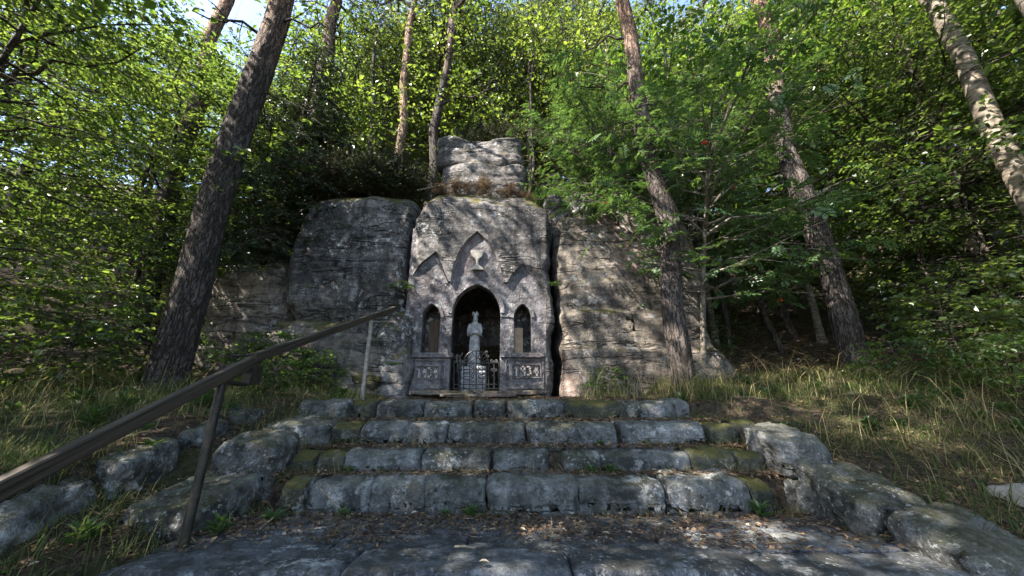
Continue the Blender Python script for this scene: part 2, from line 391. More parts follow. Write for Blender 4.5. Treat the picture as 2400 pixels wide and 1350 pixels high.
# landing of worn slabs and the step below it
rng = random.Random(5)
landing = obj('landing', stone_mesh('landing', (-2.05, 1.7, -.5), (2.2, 3.05, -.05), 1, 12, 30, .01, 3, M['slab']), kind='structure')
rows = [(1.98, 2.26), (2.275, 2.56), (2.575, 2.89)]
for k, (y0, y1) in enumerate(rows):
    x = -2.0 + rng.random() * .2
    while x < 2.1:
        w = rng.uniform(.6, 1.25); x1 = min(x + w, 2.2)
        if x1 - x > .15:
            zt = -.005 + rng.uniform(-.012, .012) - (.012 if k else 0)
            obj('slab', stone_mesh('slab', (x, y0, -.28 if k == 0 else -.12), (x1 - .004, y1 + .008, zt), rng.random() * 50, 10, 26 if k else 14, .012, 5, M['slab']), landing)
        x = x1
for q, (y0, zt) in enumerate(((1.6, -.2), (1.22, -.37))):
    x = -2.0
    while x < 2.1:
        x1 = min(x + rng.uniform(.5, .8), 2.2)
        if x1 - x > .2:
            obj('slab', stone_mesh('slab', (x, y0, zt - .25), (x1 - .012, y0 + .45, zt), rng.random() * 50, 7, 9, .02, 4, M['slab']), landing)
        x = x1
# four steps, each block told apart in the photograph
stairs = thing('stone_staircase', 'four weathered sandstone steps leading up to the carved shrine', 'stairs', (0, 2.9, 0))
ROWS = [
 (0, 1165, [(655, 712), (715, 860), (866, 990), (993, 1138), (1143, 1354), (1357, 1560), (1574, 1762), (1766, 1812)], (0, 7)),
 (1, 1078, [(684, 735), (738, 800), (801, 982), (992, 1147), (1155, 1284), (1325, 1409), (1413, 1622), (1626, 1728), (1731, 1790)], (0, 1, 7, 8)),
 (2, 1015, [(772, 838), (840, 955), (953, 1045), (1048, 1229), (1235, 1447), (1462, 1658), (1668, 1735), (1738, 1790)], (0, 6, 7)),
 (3, 960, [(788, 876), (880, 990), (993, 1102), (1110, 1182), (1192, 1324), (1326, 1465), (1468, 1585), (1587, 1620)], (0, 5)),
]
for r_, v, bl, mossy in ROWS:
    y0 = STEP_Y[r_]; zb = (0 if r_ == 0 else STEP_Z[r_ - 1]) - .07; zt = STEP_Z[r_]
    for k, (a, b) in enumerate(bl):
        xa, xb = ray(a, v)[0] * y0, ray(b, v)[0] * y0
        dy = rng.uniform(-.025, .03); dz = rng.uniform(-.022, .016)
        dep = (STEP_Y[r_ + 1] - y0 if r_ < 3 else .42) + .06
        def worn(V, y0=y0 + dy, zm=(zb + zt) / 2):
            V = V.copy(); t = np.clip(1 - (V[:, 1] - y0) / .15, 0, 1); V[:, 2] -= .055 * t ** 2 * (V[:, 2] > zm); return V
        o = obj('stone_block', stone_mesh('stone_block', (xa - .006, y0 + dy, zb), (xb + .006, y0 + dy + dep, zt + dz), rng.random() * 90, 22, 11, .03, 4.5, M['mossy_step'] if k in mossy else M['step'], octv=6, gain=.58, warp=worn), stairs)
        o.matrix_parent_inverse = Matrix.Translation((0, -2.9, 0))
        if (r_, k) == (1, 6): o['label'] = 'crumbled pale block with flaking face'
# side walls of boulders along the stairs
def wall_of(name, label, cat, stones, mat, group=None):
    c = np.mean([[(s[0][0] + s[1][0]) / 2, (s[0][1] + s[1][1]) / 2] for s in stones], axis=0)
    zmin = min(s[0][2] for s in stones)
    t = thing(name, label, cat, (c[0], c[1], zmin), group)
    for q, (lo, hi, tilt) in enumerate(stones):
        def wp(V, lo=lo, hi=hi, tilt=tilt):
            V = V.copy(); V[:, 2] += (V[:, 1] - (lo[1] + hi[1]) / 2) * tilt * (V[:, 2] > (lo[2] + hi[2]) / 2 - .05); return V
        lo = (lo[0], lo[1] + .015, lo[2]); hi = (hi[0], hi[1] - .02, hi[2])
        o = obj('stone', stone_mesh('stone', lo, hi, rng.random() * 70, 26, 8, .06, 3.4, mat, warp=wp, octv=6, gain=.6), t)
        o.matrix_parent_inverse = Matrix.Translation((-c[0], -c[1], -zmin))
    return t
wall_of('cheek_wall', 'row of lichened boulders edging the stairs beneath the handrail', 'stone edging',
        [((-2.36, 2.45, -.12), (-1.84, 2.98, .2), .25), ((-2.28, 3.0, .05), (-1.80, 3.42, .50), .2), ((-2.22, 3.44, .3), (-1.68, 3.86, .60), .2), ((-2.2, 3.9, .42), (-1.72, 4.4, .79), .1)], M['boulder'])
wall_of('retaining_wall', 'low retaining wall of dark blocks below the grass bank', 'wall',
        [((-3.05, 1.55, -.5), (-2.6, 2.1, .06), .3), ((-2.98, 2.1, -.3), (-2.6, 2.62, .26), .3), ((-2.98, 2.64, -.2), (-2.6, 3.18, .43), .28), ((-3.0, 3.2, .0), (-2.66, 3.72, .56), .2), ((-3.02, 3.75, .2), (-2.66, 4.2, .68), .15)], M['boulder'])
wall_of('cheek_wall', 'descending row of moss-topped boulders edging the stairs opposite the handrail', 'stone edging',
        [((2.02, 2.98, .2), (2.42, 3.5, .53), .22), ((2.05, 3.0, -.1), (2.4, 3.4, .2), .0), ((2.05, 2.38, -.12), (2.5, 2.98, .27), .32), ((2.12, 1.92, -.2), (2.6, 2.40, .11), .3), ((2.2, 1.35, -.4), (2.75, 1.9, -.06), .3), ((2.0, 1.75, -.3), (2.3, 2.0, -.06), 0)], M['boulder'])
obj('flat_stone', shm := stone_mesh('flat_stone', (3.15, 2.45, .08), (3.75, 2.75, .23), 4, 8, 5, .05, 4, M['carving']), label='flat pale stone lying in the dry grass of the bank', category='stone')

# ------------------------------------------------------------------ rocks
YF = 6.6
def fx(u, v, y=YF): p = at(u, v, y); return p[0], p[2]
def rock(name, label, lo, hi, seed, n, mat, e=9, amp=.12, freq=.9, strata=.05, warp=None):
    c = ((lo[0] + hi[0]) / 2, (lo[1] + hi[1]) / 2, lo[2])
    me = stone_mesh(name, lo, hi, seed, n, e, amp, freq, mat, warp=warp, octv=6, strata=strata)
    co = np.empty(len(me.vertices) * 3, np.float32); me.vertices.foreach_get('co', co)
    me.vertices.foreach_set('co', (co.reshape(-1, 3) - np.array(c, np.float32)).ravel()); me.update()
    return obj(name, me, None, c, label=label, category='rock')
def lerpx(zs, l): return lambda z: np.interp(z, zs, l)
def warp_left(V):
    V = V.copy(); z = V[:, 2]; t = (V[:, 0] + 4.3) / 2.35
    l = np.interp(z, [.5, 2.4, 3.2, 4.4, 5.1], [-3.6, -4.2, -4.45, -4.3, -4.1]); r = np.interp(z, [.5, 2.5, 4, 5.2], [-2.15, -2.08, -2.03, -1.95])
    V[:, 0] = l + (r - l) * t
    V[:, 1] += np.interp(z, [.5, 2.2, 2.6, 4.6, 5.2], [.25, .2, .0, .05, .3]); return V
rock('rock_outcrop', 'broad grey rock block beside the shrine with heather on top', (-4.3, 6.42, .4), (-1.95, 9.3, 5.0), 3, 80, M['rock_grey'], 10, .17, 1.0, .025, warp_left)
rock('rock_ledge', 'low mossy rock ledge at the foot of the grey block', (-4.5, 5.9, .4), (-2.2, 7.1, 2.25), 8, 44, M['rock_brown'], 5, .25, 1.1, .05,
     lambda V: np.stack([V[:, 0], V[:, 1] + (V[:, 2] - .5) * .25, V[:, 2] - .35 * sstep(-3.0, -2.2, V[:, 0]) * (V[:, 2] > 1.2)], 1))
rock('rock_outcrop', 'brown shaded overhanging rock behind the thick leaning pine', (-6.0, 6.6, .4), (-4.1, 8.4, 3.5), 12, 40, M['rock_brown'], 5, .25, .9, .07)
rock('rock_outcrop', 'slope of dark rock between handrail end and carved shrine', (-2.45, 6.1, .5), (-1.72, 7.0, 2.6), 15, 36, M['rock_grey'], 4, .14, 1.6, .03,
     lambda V: np.stack([V[:, 0] + .18 * (V[:, 2] - .8) * -.3, V[:, 1] + (V[:, 2] - .5) * .22, V[:, 2]], 1))
def warp_right(V):
    V = V.copy(); z = V[:, 2]; V[:, 1] += np.interp(z, [.5, 1.6, 1.75, 2.3, 2.45, 5], [-.1, .0, .12, .08, .2, .35])
    V[:, 0] += np.where(V[:, 0] > 2.2, np.interp(z, [.5, 1.0, 1.6, 2.2, 3, 5], [.42, .3, .05, -.18, .05, -.15]), 0); return V
rock('rock_outcrop', 'long brown layered rock face behind the straight pine trunk', (.86, 6.3, .4), (3.75, 9.2, 4.75), 22, 80, M['rock_brown'], 9, .14, .8, .035, warp_right)
rock('rock_outcrop', 'small rock knob with pale top among rowan leaves', (.72, 6.75, 4.0), (1.9, 8.3, 5.05), 27, 36, M['rock_grey'], 5, .3, 1.6, .04)
rock('rock_stack', 'layered upper rock slab crowned with low bushes', (-1.72, 6.95, 5.85), (.28, 9.2, 6.72), 31, 60, M['rock_grey'], 9, .15, 1.1, .045)
rock('rock_stack', 'middle layer of banded rock under the crowning slab', (-1.66, 6.9, 4.9), (.3, 9.2, 6.0), 33, 60, M['rock_grey'], 9, .15, 1.1, .05)

# the shrine rock, with the gabled recess and the niches cut out of it
def evaluated(o):
    dg = bpy.context.evaluated_depsgraph_get(); dg.update()
    me = bpy.data.meshes.new_from_object(o.evaluated_get(dg)); return me
def prism(poly, y0, y1):
    n = len(poly); bm = bmesh.new()
    a = [bm.verts.new((x, y0, z)) for x, z in poly]; b = [bm.verts.new((x, y1, z)) for x, z in poly]
    bm.faces.new(a); bm.faces.new(b[::-1])
    for i in range(n): bm.faces.new((a[i], b[i], b[(i + 1) % n], a[(i + 1) % n]))
    bmesh.ops.recalc_face_normals(bm, faces=bm.faces[:])
    me = bpy.data.meshes.new('cutter'); bm.to_mesh(me); bm.free(); return me
def boolean(me, cutters):
    o = bpy.data.objects.new('work', me); COL.objects.link(o); cs = []
    for c in cutters:
        k = bpy.data.objects.new('cut', c); COL.objects.link(k); cs.append(k)
        m = o.modifiers.new('b', 'BOOLEAN'); m.operation = 'DIFFERENCE'; m.solver = 'EXACT'; m.object = k
    r = evaluated(o)
    for k in cs + [o]: bpy.data.objects.remove(k)
    for c in cutters: bpy.data.meshes.remove(c)
    return r
def arch(uL, uR, uA, vS, vA, vB, n=10, grow=0.0):
    """pointed arch outline in facade coordinates from photo pixels"""
    xl = fx(uL, vS)[0] - grow; xr = fx(uR, vS)[0] + grow; xa, za = fx(uA, vA); za += grow; zs = fx(uA, vS)[1]; zb = fx(uA, vB)[1]
    def side_arc(x_):
        w, h = abs(xa - x_), za - zs; R = (w * w + h * h) / (2 * w); sg = 1 if xa > x_ else -1
        return [(x_ + sg * w * t * t, zs + math.sqrt(max(0, 2 * R * w * t * t - (w * t * t) ** 2))) for t in (k / n for k in range(1, n))]
    p = [(xl, zb), (xl, zs)] + side_arc(xl) + [(xa, za)] + side_arc(xr)[::-1]
    p += [(xr, zs), (xr, zb)]
    return p
gab = [(948, 935), (950, 700), (960, 655), (990, 618), (1024, 592), (1036, 622), (1052, 662), (1057, 662), (1063, 628), (1076, 595), (1095, 566), (1119, 545),
       (1143, 567), (1162, 598), (1174, 632), (1180, 663), (1189, 664), (1204, 640), (1225, 619), (1246, 642), (1266, 668), (1279, 700), (1279, 935)]
gab = [fx(u, v) for u, v in gab]
xcen, ztop = fx(1119.6, 545)
def warp_c(V):
    V = V.copy(); z = V[:, 2]
    V[:, 1] += np.interp(z, [.5, 2.5, 4.2, 4.35, 5.2], [.0, -.02, -.05, -.10, .25])
    inn = sstep(-2.1, -1.9, V[:, 0]) * sstep(.85, .7, V[:, 0]) * sstep(4.75, 4.4, z) * (V[:, 1] < 7)
    V[:, 1] = np.where(inn > 0, V[:, 1] + inn * np.clip(6.53 - V[:, 1], 0, 1) * .9, V[:, 1])
    c = -.62; V[:, 0] = c + (V[:, 0] - c) * (1 - .16 * sstep(4.3, 5.1, z)); return V
me_c = stone_mesh('rock_body', (-2.0, 6.5, .35), (.78, 9.4, 5.12), 41, 84, 10, .15, 1.1, M['rock_grey'], warp=warp_c, octv=7, strata=.03)
xl, zt_ = fx(1046, 660); xr, _ = fx(1188, 660); zb_ = fx(1119, 916)[1]
cut1 = prism(gab, 5.2, YF + .03)
cut2 = prism([(xl, zb_), (xl, zt_ - .25), (xcen, zt_ + .12), (xr, zt_ - .25), (xr, zb_)], 6.5, 8.5)
def sidebox(u0, u1): return prism([(fx(u0, 780)[0], fx(u0, 832)[1]), (fx(u0, 780)[0], fx(u0, 700)[1]), (fx(u1, 780)[0], fx(u1, 700)[1]), (fx(u1, 780)[0], fx(u1, 832)[1])], 6.5, 6.98)
body = boolean(me_c, [cut1, cut2, sidebox(985, 1037), sidebox(1200, 1249)])
body.name = 'rock_body'
for p in body.polygons: p.use_smooth = True
try: body.set_sharp_from_angle(angle=math.radians(40))
except Exception: pass
SH0 = (xcen, YF, zb_)
shrine = thing('carved_shrine', 'shrine with pointed niches, chalice relief and gables carved into the rock', 'shrine', SH0)
INV = Matrix.Translation((-SH0[0], -SH0[1], -SH0[2]))
def part(name, me, parent=shrine, **k):
    o = obj(name, me, parent, **k)
    o.matrix_parent_inverse = INV if parent is shrine else Matrix.Identity(4); return o
part('rock_body', body)
# facade: chiselled slab with three pointed openings
x0, x1 = fx(944, 800)[0], fx(1283, 800)[0]; z0, z1 = zb_ - .12, ztop + .1
gx = np.arange(x0, x1, .022); gzv = np.arange(z0, z1, .022)
FX, FZ = np.meshgrid(gx, gzv, indexing='ij'); nx_, nz_ = FX.shape
Pn = np.stack([FX.ravel(), FX.ravel() * 0, FZ.ravel()], 1)
dep = fbm(Pn * 9, 3) * .009 + fbm(Pn * 1.5, 3) * .02
Vf = np.stack([FX.ravel(), YF + dep, FZ.ravel()], 1); Vb = Vf.copy(); Vb[:, 1] = YF + .15
i_, j_ = np.meshgrid(np.arange(nx_ - 1), np.arange(nz_ - 1), indexing='ij')
q = np.stack([i_ * nz_ + j_, (i_ + 1) * nz_ + j_, (i_ + 1) * nz_ + j_ + 1, i_ * nz_ + j_ + 1], -1).reshape(-1, 4)
NV = nx_ * nz_
ring = [k * nz_ for k in range(nx_)] + [(nx_ - 1) * nz_ + k for k in range(1, nz_)] + [k * nz_ + nz_ - 1 for k in range(nx_ - 2, -1, -1)] + [k for k in range(nz_ - 2, 0, -1)]
side = np.array([[ring[(k + 1) % len(ring)], ring[k], ring[k] + NV, ring[(k + 1) % len(ring)] + NV] for k in range(len(ring))])
fm = mesh_np('facade', np.vstack([Vf, Vb]), [q, (q + NV)[:, ::-1], side], True, None, M['facade'])
A_MAIN = arch(1060.5, 1172.5, 1119.6, 735, 668, 917); A_L = arch(990.5, 1032.5, 1012.5, 745, 713, 828); A_R = arch(1204.5, 1244.5, 1224.7, 745, 713, 827.5)
fac = boolean(fm, [prism(a, 6.3, 7.2) for a in (A_MAIN, A_L, A_R)]); fac.name = 'facade'
for p in fac.polygons: p.use_smooth = True
try: fac.set_sharp_from_angle(angle=math.radians(40))
except Exception: pass
part('facade', fac)
def strip(poly, w, y0, y1, closed=False, name='arch_moulding', mat='facade', jit=.0):
    """raised band of width w following a polyline in the facade plane"""
    P = np.array(poly, float); T = np.gradient(P, axis=0); T /= np.linalg.norm(T, axis=1)[:, None]
    Nn = np.stack([-T[:, 1], T[:, 0]], 1); a = P; b = P + Nn * w; mb = MB(); n = len(P)
    V = np.concatenate([np.stack([p[:, 0], np.full(n, yy), p[:, 1]], 1) for p, yy in ((a, y0), (b, y0), (b, y1), (a, y1))])
    F = []
    for k in range(n - 1):
        for s_ in range(4): F.append((s_ * n + k, s_ * n + k + 1, ((s_ + 1) % 4) * n + k + 1, ((s_ + 1) % 4) * n + k))
    F += [(0, n, 2 * n, 3 * n), (n - 1, 4 * n - 1, 3 * n - 1, 2 * n - 1)]
    mb.add(V, F); return mb.mesh(name, M[mat])
def arch_curve(*a, grow=0.): return arch(*a, n=12, grow=grow)[1:-1]
part('arch_moulding', strip(arch_curve(1060.5, 1172.5, 1119.6, 735, 668, 917, grow=.006), .075, YF - .04, YF + .05))
part('arch_moulding', strip(arch_curve(990.5, 1032.5, 1012.5, 745, 713, 828, grow=.006), .055, YF - .035, YF + .05))
part('arch_moulding', strip(arch_curve(1204.5, 1244.5, 1224.7, 745, 713, 827.5, grow=.006), .055, YF - .035, YF + .05))
# gable mouldings
def gl(pts): return [fx(u, v) for u, v in pts]
part('gable_moulding', strip(gl([(1184, 664), (1178, 632), (1165, 598), (1145, 566), (1119.6, 541)])[::1], .035, YF - .04, YF + .05))
part('gable_moulding', strip(gl([(1119.6, 541), (1094, 566), (1074, 598), (1062, 632), (1056, 664)])[::1], .035, YF - .04, YF + .05))
part('gable_moulding', strip(gl([(1268, 668), (1247, 641), (1225, 617), (1204, 640), (1190, 664)]), .04, YF - .04, YF + .05))
part('gable_moulding', strip(gl([(1050, 664), (1037, 630), (1026, 604)]), .04, YF - .03, YF + .05))
def slab_px(name, u0, u1, v0, v1, y0, y1, mat='facade', n=6, seed=1, e=12, amp=.012):
    xa, za = fx(u0, v1, y0); xb, zb = fx(u1, v0, y0)
    return part(name, stone_mesh(name, (xa, y0, za), (xb, y1, zb), seed, n, e, amp, 6, M[mat]))
slab_px('sill', 955, 1061, 826.5, 838, YF - .06, YF + .1, seed=3, n=10); slab_px('sill', 1172, 1277, 826.5, 838, YF - .06, YF + .1, seed=5, n=10)
slab_px('impost', 1033, 1060, 733, 741, YF - .02, YF + .06, seed=7); slab_px('impost', 1173, 1204, 735, 743, YF - .02, YF + .06, seed=8)
# number panels: raised frame and raised digits
DIG = {'1': [[(.25, .8), (.5, 1), (.5, 0)]], '4': [[(.7, 0), (.7, 1), (.1, .32), (.95, .32)]],
       '3': [[(.1, .95), (.85, .95), (.45, .58), (.85, .38), (.7, .05), (.1, .06)]], '9': [[(.85, .5), (.15, .5), (.15, .97), (.85, .97), (.85, 0)]]}
def number(txt, u0, u1, v0, v1):
    xa, za = fx(u0, v1); xb, zb = fx(u1, v0); w = (xb - xa) / len(txt)
    for k, ch in enumerate(txt):
        mb = MB()
        for pl in DIG[ch]:
            pts = [(xa + w * (k + .12 + .74 * p[0]), za + (zb - za) * p[1]) for p in pl]
            for (ax, az), (bx, bz) in zip(pts[:-1], pts[1:]):
                d = np.array([bx - ax, bz - az]); L = np.linalg.norm(d); d /= L; n_ = np.array([-d[1], d[0]]) * .014
                a = np.array([ax, az]) - d * .012; b = np.array([bx, bz]) + d * .012
                c4 = [a + n_, a - n_, b - n_, b + n_]
                V = [(c[0], YF - .045, c[1]) for c in c4] + [(c[0], YF + .03, c[1]) for c in c4]
                mb.add(V, [(0, 1, 2, 3), (0, 4, 5, 1), (1, 5, 6, 2), (2, 6, 7, 3), (3, 7, 4, 0)])
        part('digit', mb.mesh('digit', M['digit']))
def frame(name, u0, u1, v0, v1, w, yo):
    xa, za = fx(u0, v1); xb, zb = fx(u1, v0); mb = MB()
    mb.box((xa, yo, zb - w), (xb, YF + .03, zb)); mb.box((xa, yo, za), (xb, YF + .03, za + w))
    mb.box((xa, yo + .002, za + w), (xa + w, YF + .03, zb - w)); mb.box((xb - w, yo + .002, za + w), (xb, YF + .03, zb - w))
    part(name, mb.mesh(name, M['facade']))
number('1434', 976, 1029, 862, 884); frame('panel_frame', 971, 1034, 856, 890, .018, YF - .035)
number('1934', 1203, 1263, 859, 880); frame('panel_frame', 1198, 1268, 853, 886, .018, YF - .035)
frame('panel_frame', 1184, 1273, 843, 911, .02, YF - .03); frame('panel_frame', 963, 1046, 843, 911, .02, YF - .03)
# chalice relief: half-round turned profile
def chalice():
    prof = [(0, 1104, 634), (15, 0, 634)]
    pts = [(15.5, 634), (14, 630), (6, 625), (3, 620), (2.8, 612), (6, 608.5), (11.5, 604), (14.5, 597), (15.8, 589)]
    mb = MB(); n = 13; V = []
    for hw, v in pts:
        xw = hw * (fx(1110, v)[0] - fx(1109, v)[0]); cx, cz = fx(1119, v)
        for k in range(n):
            a = math.pi * k / (n - 1); V.append((cx - math.cos(a) * xw, YF + .0 - (.015 + .05 * math.sin(a) ** .22), cz))
    m = len(pts); F = [(i * n + k, i * n + k + 1, (i + 1) * n + k + 1, (i + 1) * n + k) for i in range(m - 1) for k in range(n - 1)]
    mb.add(V, F); mb.add([V[(m - 1) * n + k] for k in range(n)] , [tuple(range(n))]); mb.add([V[k] for k in range(n)], [tuple(range(n))[::-1]])
    return mb.mesh('chalice_relief', M['carving'], False)
part('chalice_relief', chalice(), label='pale chalice relief in the middle gable')
# backs of the side niches
def back(name, u0, u1, v0, v1, y, mat):
    xa, za = fx(u0, v1, YF); xb, zb = fx(u1, v0, YF); mb = MB(); mb.box((xa, y, za), (xb, y + .03, zb)); part(name, mb.mesh(name, M[mat]))
back('back_board', 993, 1030, 745, 828, 6.90, 'board'); back('back_board', 1206, 1226, 762, 826, 6.86, 'beige')
# threshold steps in front of the niche
slab_px('threshold', 955, 1280, 915, 926, 6.28, 6.66, 'rock_brown', 12, 11, 9, .02)
slab_px('threshold', 1028, 1210, 922, 931, 5.95, 6.35, 'rock_brown', 12, 12, 9, .02)

# ------------------------------------------------------------------ statue on its pedestal
YS = 7.05
def remesh(mb, vox, mat, name):
    me = mb.mesh('w'); o = bpy.data.objects.new('w', me); COL.objects.link(o)
    m = o.modifiers.new('r', 'REMESH'); m.mode = 'VOXEL'; m.voxel_size = vox
    s_ = o.modifiers.new('s', 'SMOOTH'); s_.iterations = 2; s_.factor = .5
    r = evaluated(o); bpy.data.objects.remove(o); r.name = name; r.materials.clear(); r.materials.append(mat)
    for p in r.polygons: p.use_smooth = True
    return r
def lathe(mb, prof, c=(0, 0), n=28, fold=None):
    V = []
    for z, rx, ry in prof:
        for k in range(n):
            a = 2 * math.pi * k / n; f = 1 + (fold(z, a) if fold else 0)
            V.append((c[0] + rx * f * math.cos(a), c[1] + ry * f * math.sin(a), z))
    m = len(prof); F = [(i * n + k, i * n + (k + 1) % n, (i + 1) * n + (k + 1) % n, (i + 1) * n + k) for i in range(m - 1) for k in range(n)]
    mb.add(V, F); mb.add(V[:n], [tuple(range(n))[::-1]]); mb.add(V[-n:], [tuple(range(n))])
sx, _ = fx(1112, 800, YS); zs0 = at(1112, 860, YS)[2]; HS = at(1112, 730, YS)[2] - zs0
st = thing('statue', 'pale stone statue of a bearded robed figure with folded hands and crown', 'statue', (sx, YS, zs0))
k_ = HS
mb = MB()
fold = lambda z, a: (.07 * math.sin(a * 11) + .04 * math.sin(a * 7 + 1)) * max(0, min(1, (.62 * k_ - z) / (.1 * k_)))
lathe(mb, [(0, .155 * k_, .12 * k_), (.05 * k_, .15 * k_, .118 * k_), (.3 * k_, .13 * k_, .10 * k_), (.5 * k_, .115 * k_, .088 * k_), (.58 * k_, .112 * k_, .085 * k_), (.62 * k_, .118 * k_, .088 * k_), (.7 * k_, .132 * k_, .09 * k_), (.755 * k_, .128 * k_, .08 * k_), (.785 * k_, .085 * k_, .062 * k_), (.80 * k_, .048 * k_, .045 * k_), (.83 * k_, .044 * k_, .044 * k_)], fold=fold, n=66)
lathe(mb, [(.80 * k_, .02 * k_, .03 * k_), (.825 * k_, .044 * k_, .052 * k_), (.86 * k_, .055 * k_, .062 * k_), (.895 * k_, .055 * k_, .062 * k_), (.925 * k_, .045 * k_, .05 * k_), (.94 * k_, .02 * k_, .02 * k_)], c=(0, -.008 * k_), n=24)
lathe(mb, [(.79 * k_, .008 * k_, .012 * k_), (.815 * k_, .034 * k_, .03 * k_), (.845 * k_, .042 * k_, .03 * k_)], c=(0, -.05 * k_), n=14)      # beard
lathe(mb, [(.86 * k_, .012 * k_, .018 * k_), (.885 * k_, .007 * k_, .01 * k_)], c=(0, -.068 * k_), n=8)                                # nose
lathe(mb, [(.76 * k_, .07 * k_, .045 * k_), (.82 * k_, .07 * k_, .05 * k_), (.88 * k_, .064 * k_, .055 * k_), (.92 * k_, .05 * k_, .05 * k_)], c=(0, .022 * k_), n=20)  # hair
for s_ in (-1, 1):
    mb.tube([(s_ * .118 * k_, 0, .755 * k_), (s_ * .155 * k_, -.005 * k_, .66 * k_), (s_ * .15 * k_, -.04 * k_, .575 * k_), (s_ * .09 * k_, -.1 * k_, .585 * k_), (s_ * .02 * k_, -.125 * k_, .60 * k_)], [.05 * k_, .053 * k_, .05 * k_, .042 * k_, .028 * k_], 12)
    for f_ in range(4): mb.tube([(s_ * .03 * k_, -.12 * k_, (.585 + f_ * .012) * k_), (-s_ * .02 * k_, -.142 * k_, (.58 + f_ * .013) * k_)], .0085 * k_, 6)
mb.V = [v * np.array([.7, .8, 1.0]) for v in mb.V]
body_st = remesh(mb, .0085, M['statue'], 'body'); obj('body', body_st, st)
mb = MB(); n = 24
Vc = []
for z, r in ((.915, .058), (.95, .062), (.965, .066)):
    for q_ in range(n):
        a = 2 * math.pi * q_ / n; zz = z + (.035 if z > .96 and q_ % 4 == 0 else 0); Vc.append((r * k_ * math.cos(a), r * k_ * math.sin(a), zz * k_))
mb.add(Vc, [(i * n + q_, i * n + (q_ + 1) % n, (i + 1) * n + (q_ + 1) % n, (i + 1) * n + q_) for i in range(2) for q_ in range(n)]); mb.add(Vc[:n], [tuple(range(n))])
obj('crown', mb.mesh('crown', M['statue']), st)
mb = MB(); mb.tube([(.125 * k_ * math.cos(a), .1 * k_ * math.sin(a), .615 * k_) for a in np.linspace(0, 2 * math.pi, 25)], .012 * k_, 6); obj('belt', mb.mesh('belt', M['statue']), st)
pw0, _ = fx(1083, 880, YS); pw1, _ = fx(1141, 880, YS); pz0 = zb_ - .01
ped = thing('pedestal', 'pale block pedestal under the statue behind the iron gate', 'pedestal', ((pw0 + pw1) / 2, YS, pz0))
nc = 6; ch = (zs0 - pz0) / nc
for r_ in range(nc):
    edges = [0, .48, 1] if r_ % 2 else [0, .3, .72, 1]
    for a, b in zip(edges[:-1], edges[1:]):
        w = pw1 - pw0
        obj('block', stone_mesh('block', (-w / 2 + a * w, -.22, r_ * ch), (-w / 2 + b * w - .012, .22, (r_ + 1) * ch - (.012 if r_ < nc - 1 else 0)), r_ + a, 3, 14, .006, 6, M['pale_brick']), ped)
mb = MB(); mb.box((-(pw1 - pw0) / 2 + .015, -.2, 0), ((pw1 - pw0) / 2 - .02, .2, nc * ch - .01)); obj('core', mb.mesh('core', M['pale_brick']), ped)
# ------------------------------------------------------------------ iron gate
YG = 6.66
GL = at(1117, 914, YG); gate = thing('iron_gate', 'black wrought iron gate with fan arch closing the middle niche', 'gate', GL)
def gp(u, v): p = at(u, v, YG); return (p[0] - GL[0], 0, p[2] - GL[2])
def bar(name, pts, r=.007, mat='iron', sides=6):
    mb = MB(); mb.tube(pts, r * 1.35, sides); return obj(name, mb.mesh(name, M[mat]), gate)
for u, v0, r in ((1063.5, 848, .011), (1170, 848, .011), (1116, 823, .010), (1101, 850, .007), (1131, 850, .007), (1145.5, 852, .008), (1087, 852, .008)): bar('bar', [gp(u, v0), gp(u, 914)], r)
for v in (851, 901, 911): bar('rail', [gp(1063, v), gp(1171, v)], .008)
for v in (858, 866, 874, 882, 890): bar('crossbar', [gp(1087, v), gp(1101, v)], .005); bar('crossbar', [gp(1131, v), gp(1145, v)], .005)
cA = (1116, 851)
for R_, nm in ((29, 'fan_arch'), (12, 'fan_arch')): bar(nm, [gp(cA[0] + R_ * math.cos(a), cA[1] - R_ * math.sin(a)) for a in np.linspace(0, math.pi, 18)], .008)
for a in np.linspace(.25, math.pi - .25, 9): bar('spoke', [gp(cA[0] + 12 * math.cos(a), cA[1] - 12 * math.sin(a)), gp(cA[0] + 29 * math.cos(a), cA[1] - 29 * math.sin(a))], .0055)
def scroll(u, v, r, turns, ph, sg, mat='iron'): bar('scroll', [gp(u + sg * r * (1 - t) * math.cos(ph + turns * 6.283 * t), v - r * (1 - t) * math.sin(ph + turns * 6.283 * t)) for t in np.linspace(0, .88, 22)], .006, mat)
for sg, c in ((1, 1108.5), (-1, 1123.5)):
    for v in (859, 870, 881, 892): scroll(c, v, 6, 1.3, 1.2, sg)
for sg, c in ((1, 1158), (-1, 1075)):
    scroll(c - 4, 868, 4.5, 1.2, 0, 1, 'iron_pale' if sg > 0 else 'iron'); scroll(c + 4, 868, 4.5, 1.2, 0, -1, 'iron_pale' if sg > 0 else 'iron'); scroll(c, 885, 7, 1.2, 1.5, sg)
    bar('bar', [gp(c, 853), gp(c, 911)], .005, 'iron_pale' if sg > 0 else 'iron')
    scroll(c - 5, 845, 5, 1.1, 3.1, -sg, 'iron_pale'); scroll(c + 5, 845, 5, 1.1, 3.1, sg, 'iron_pale')
scroll(1139, 826, 4, 1.1, 0, 1, 'iron_pale'); scroll(1144, 834, 4, 1.1, 2, 1, 'iron_pale')
fl = thing('dried_flowers', 'dried pale flowers standing in the dark niche beside the pedestal', 'flowers', at(1076, 914, 6.95))
r2 = np.random.RandomState(3); mb = MB(); mf = MB()
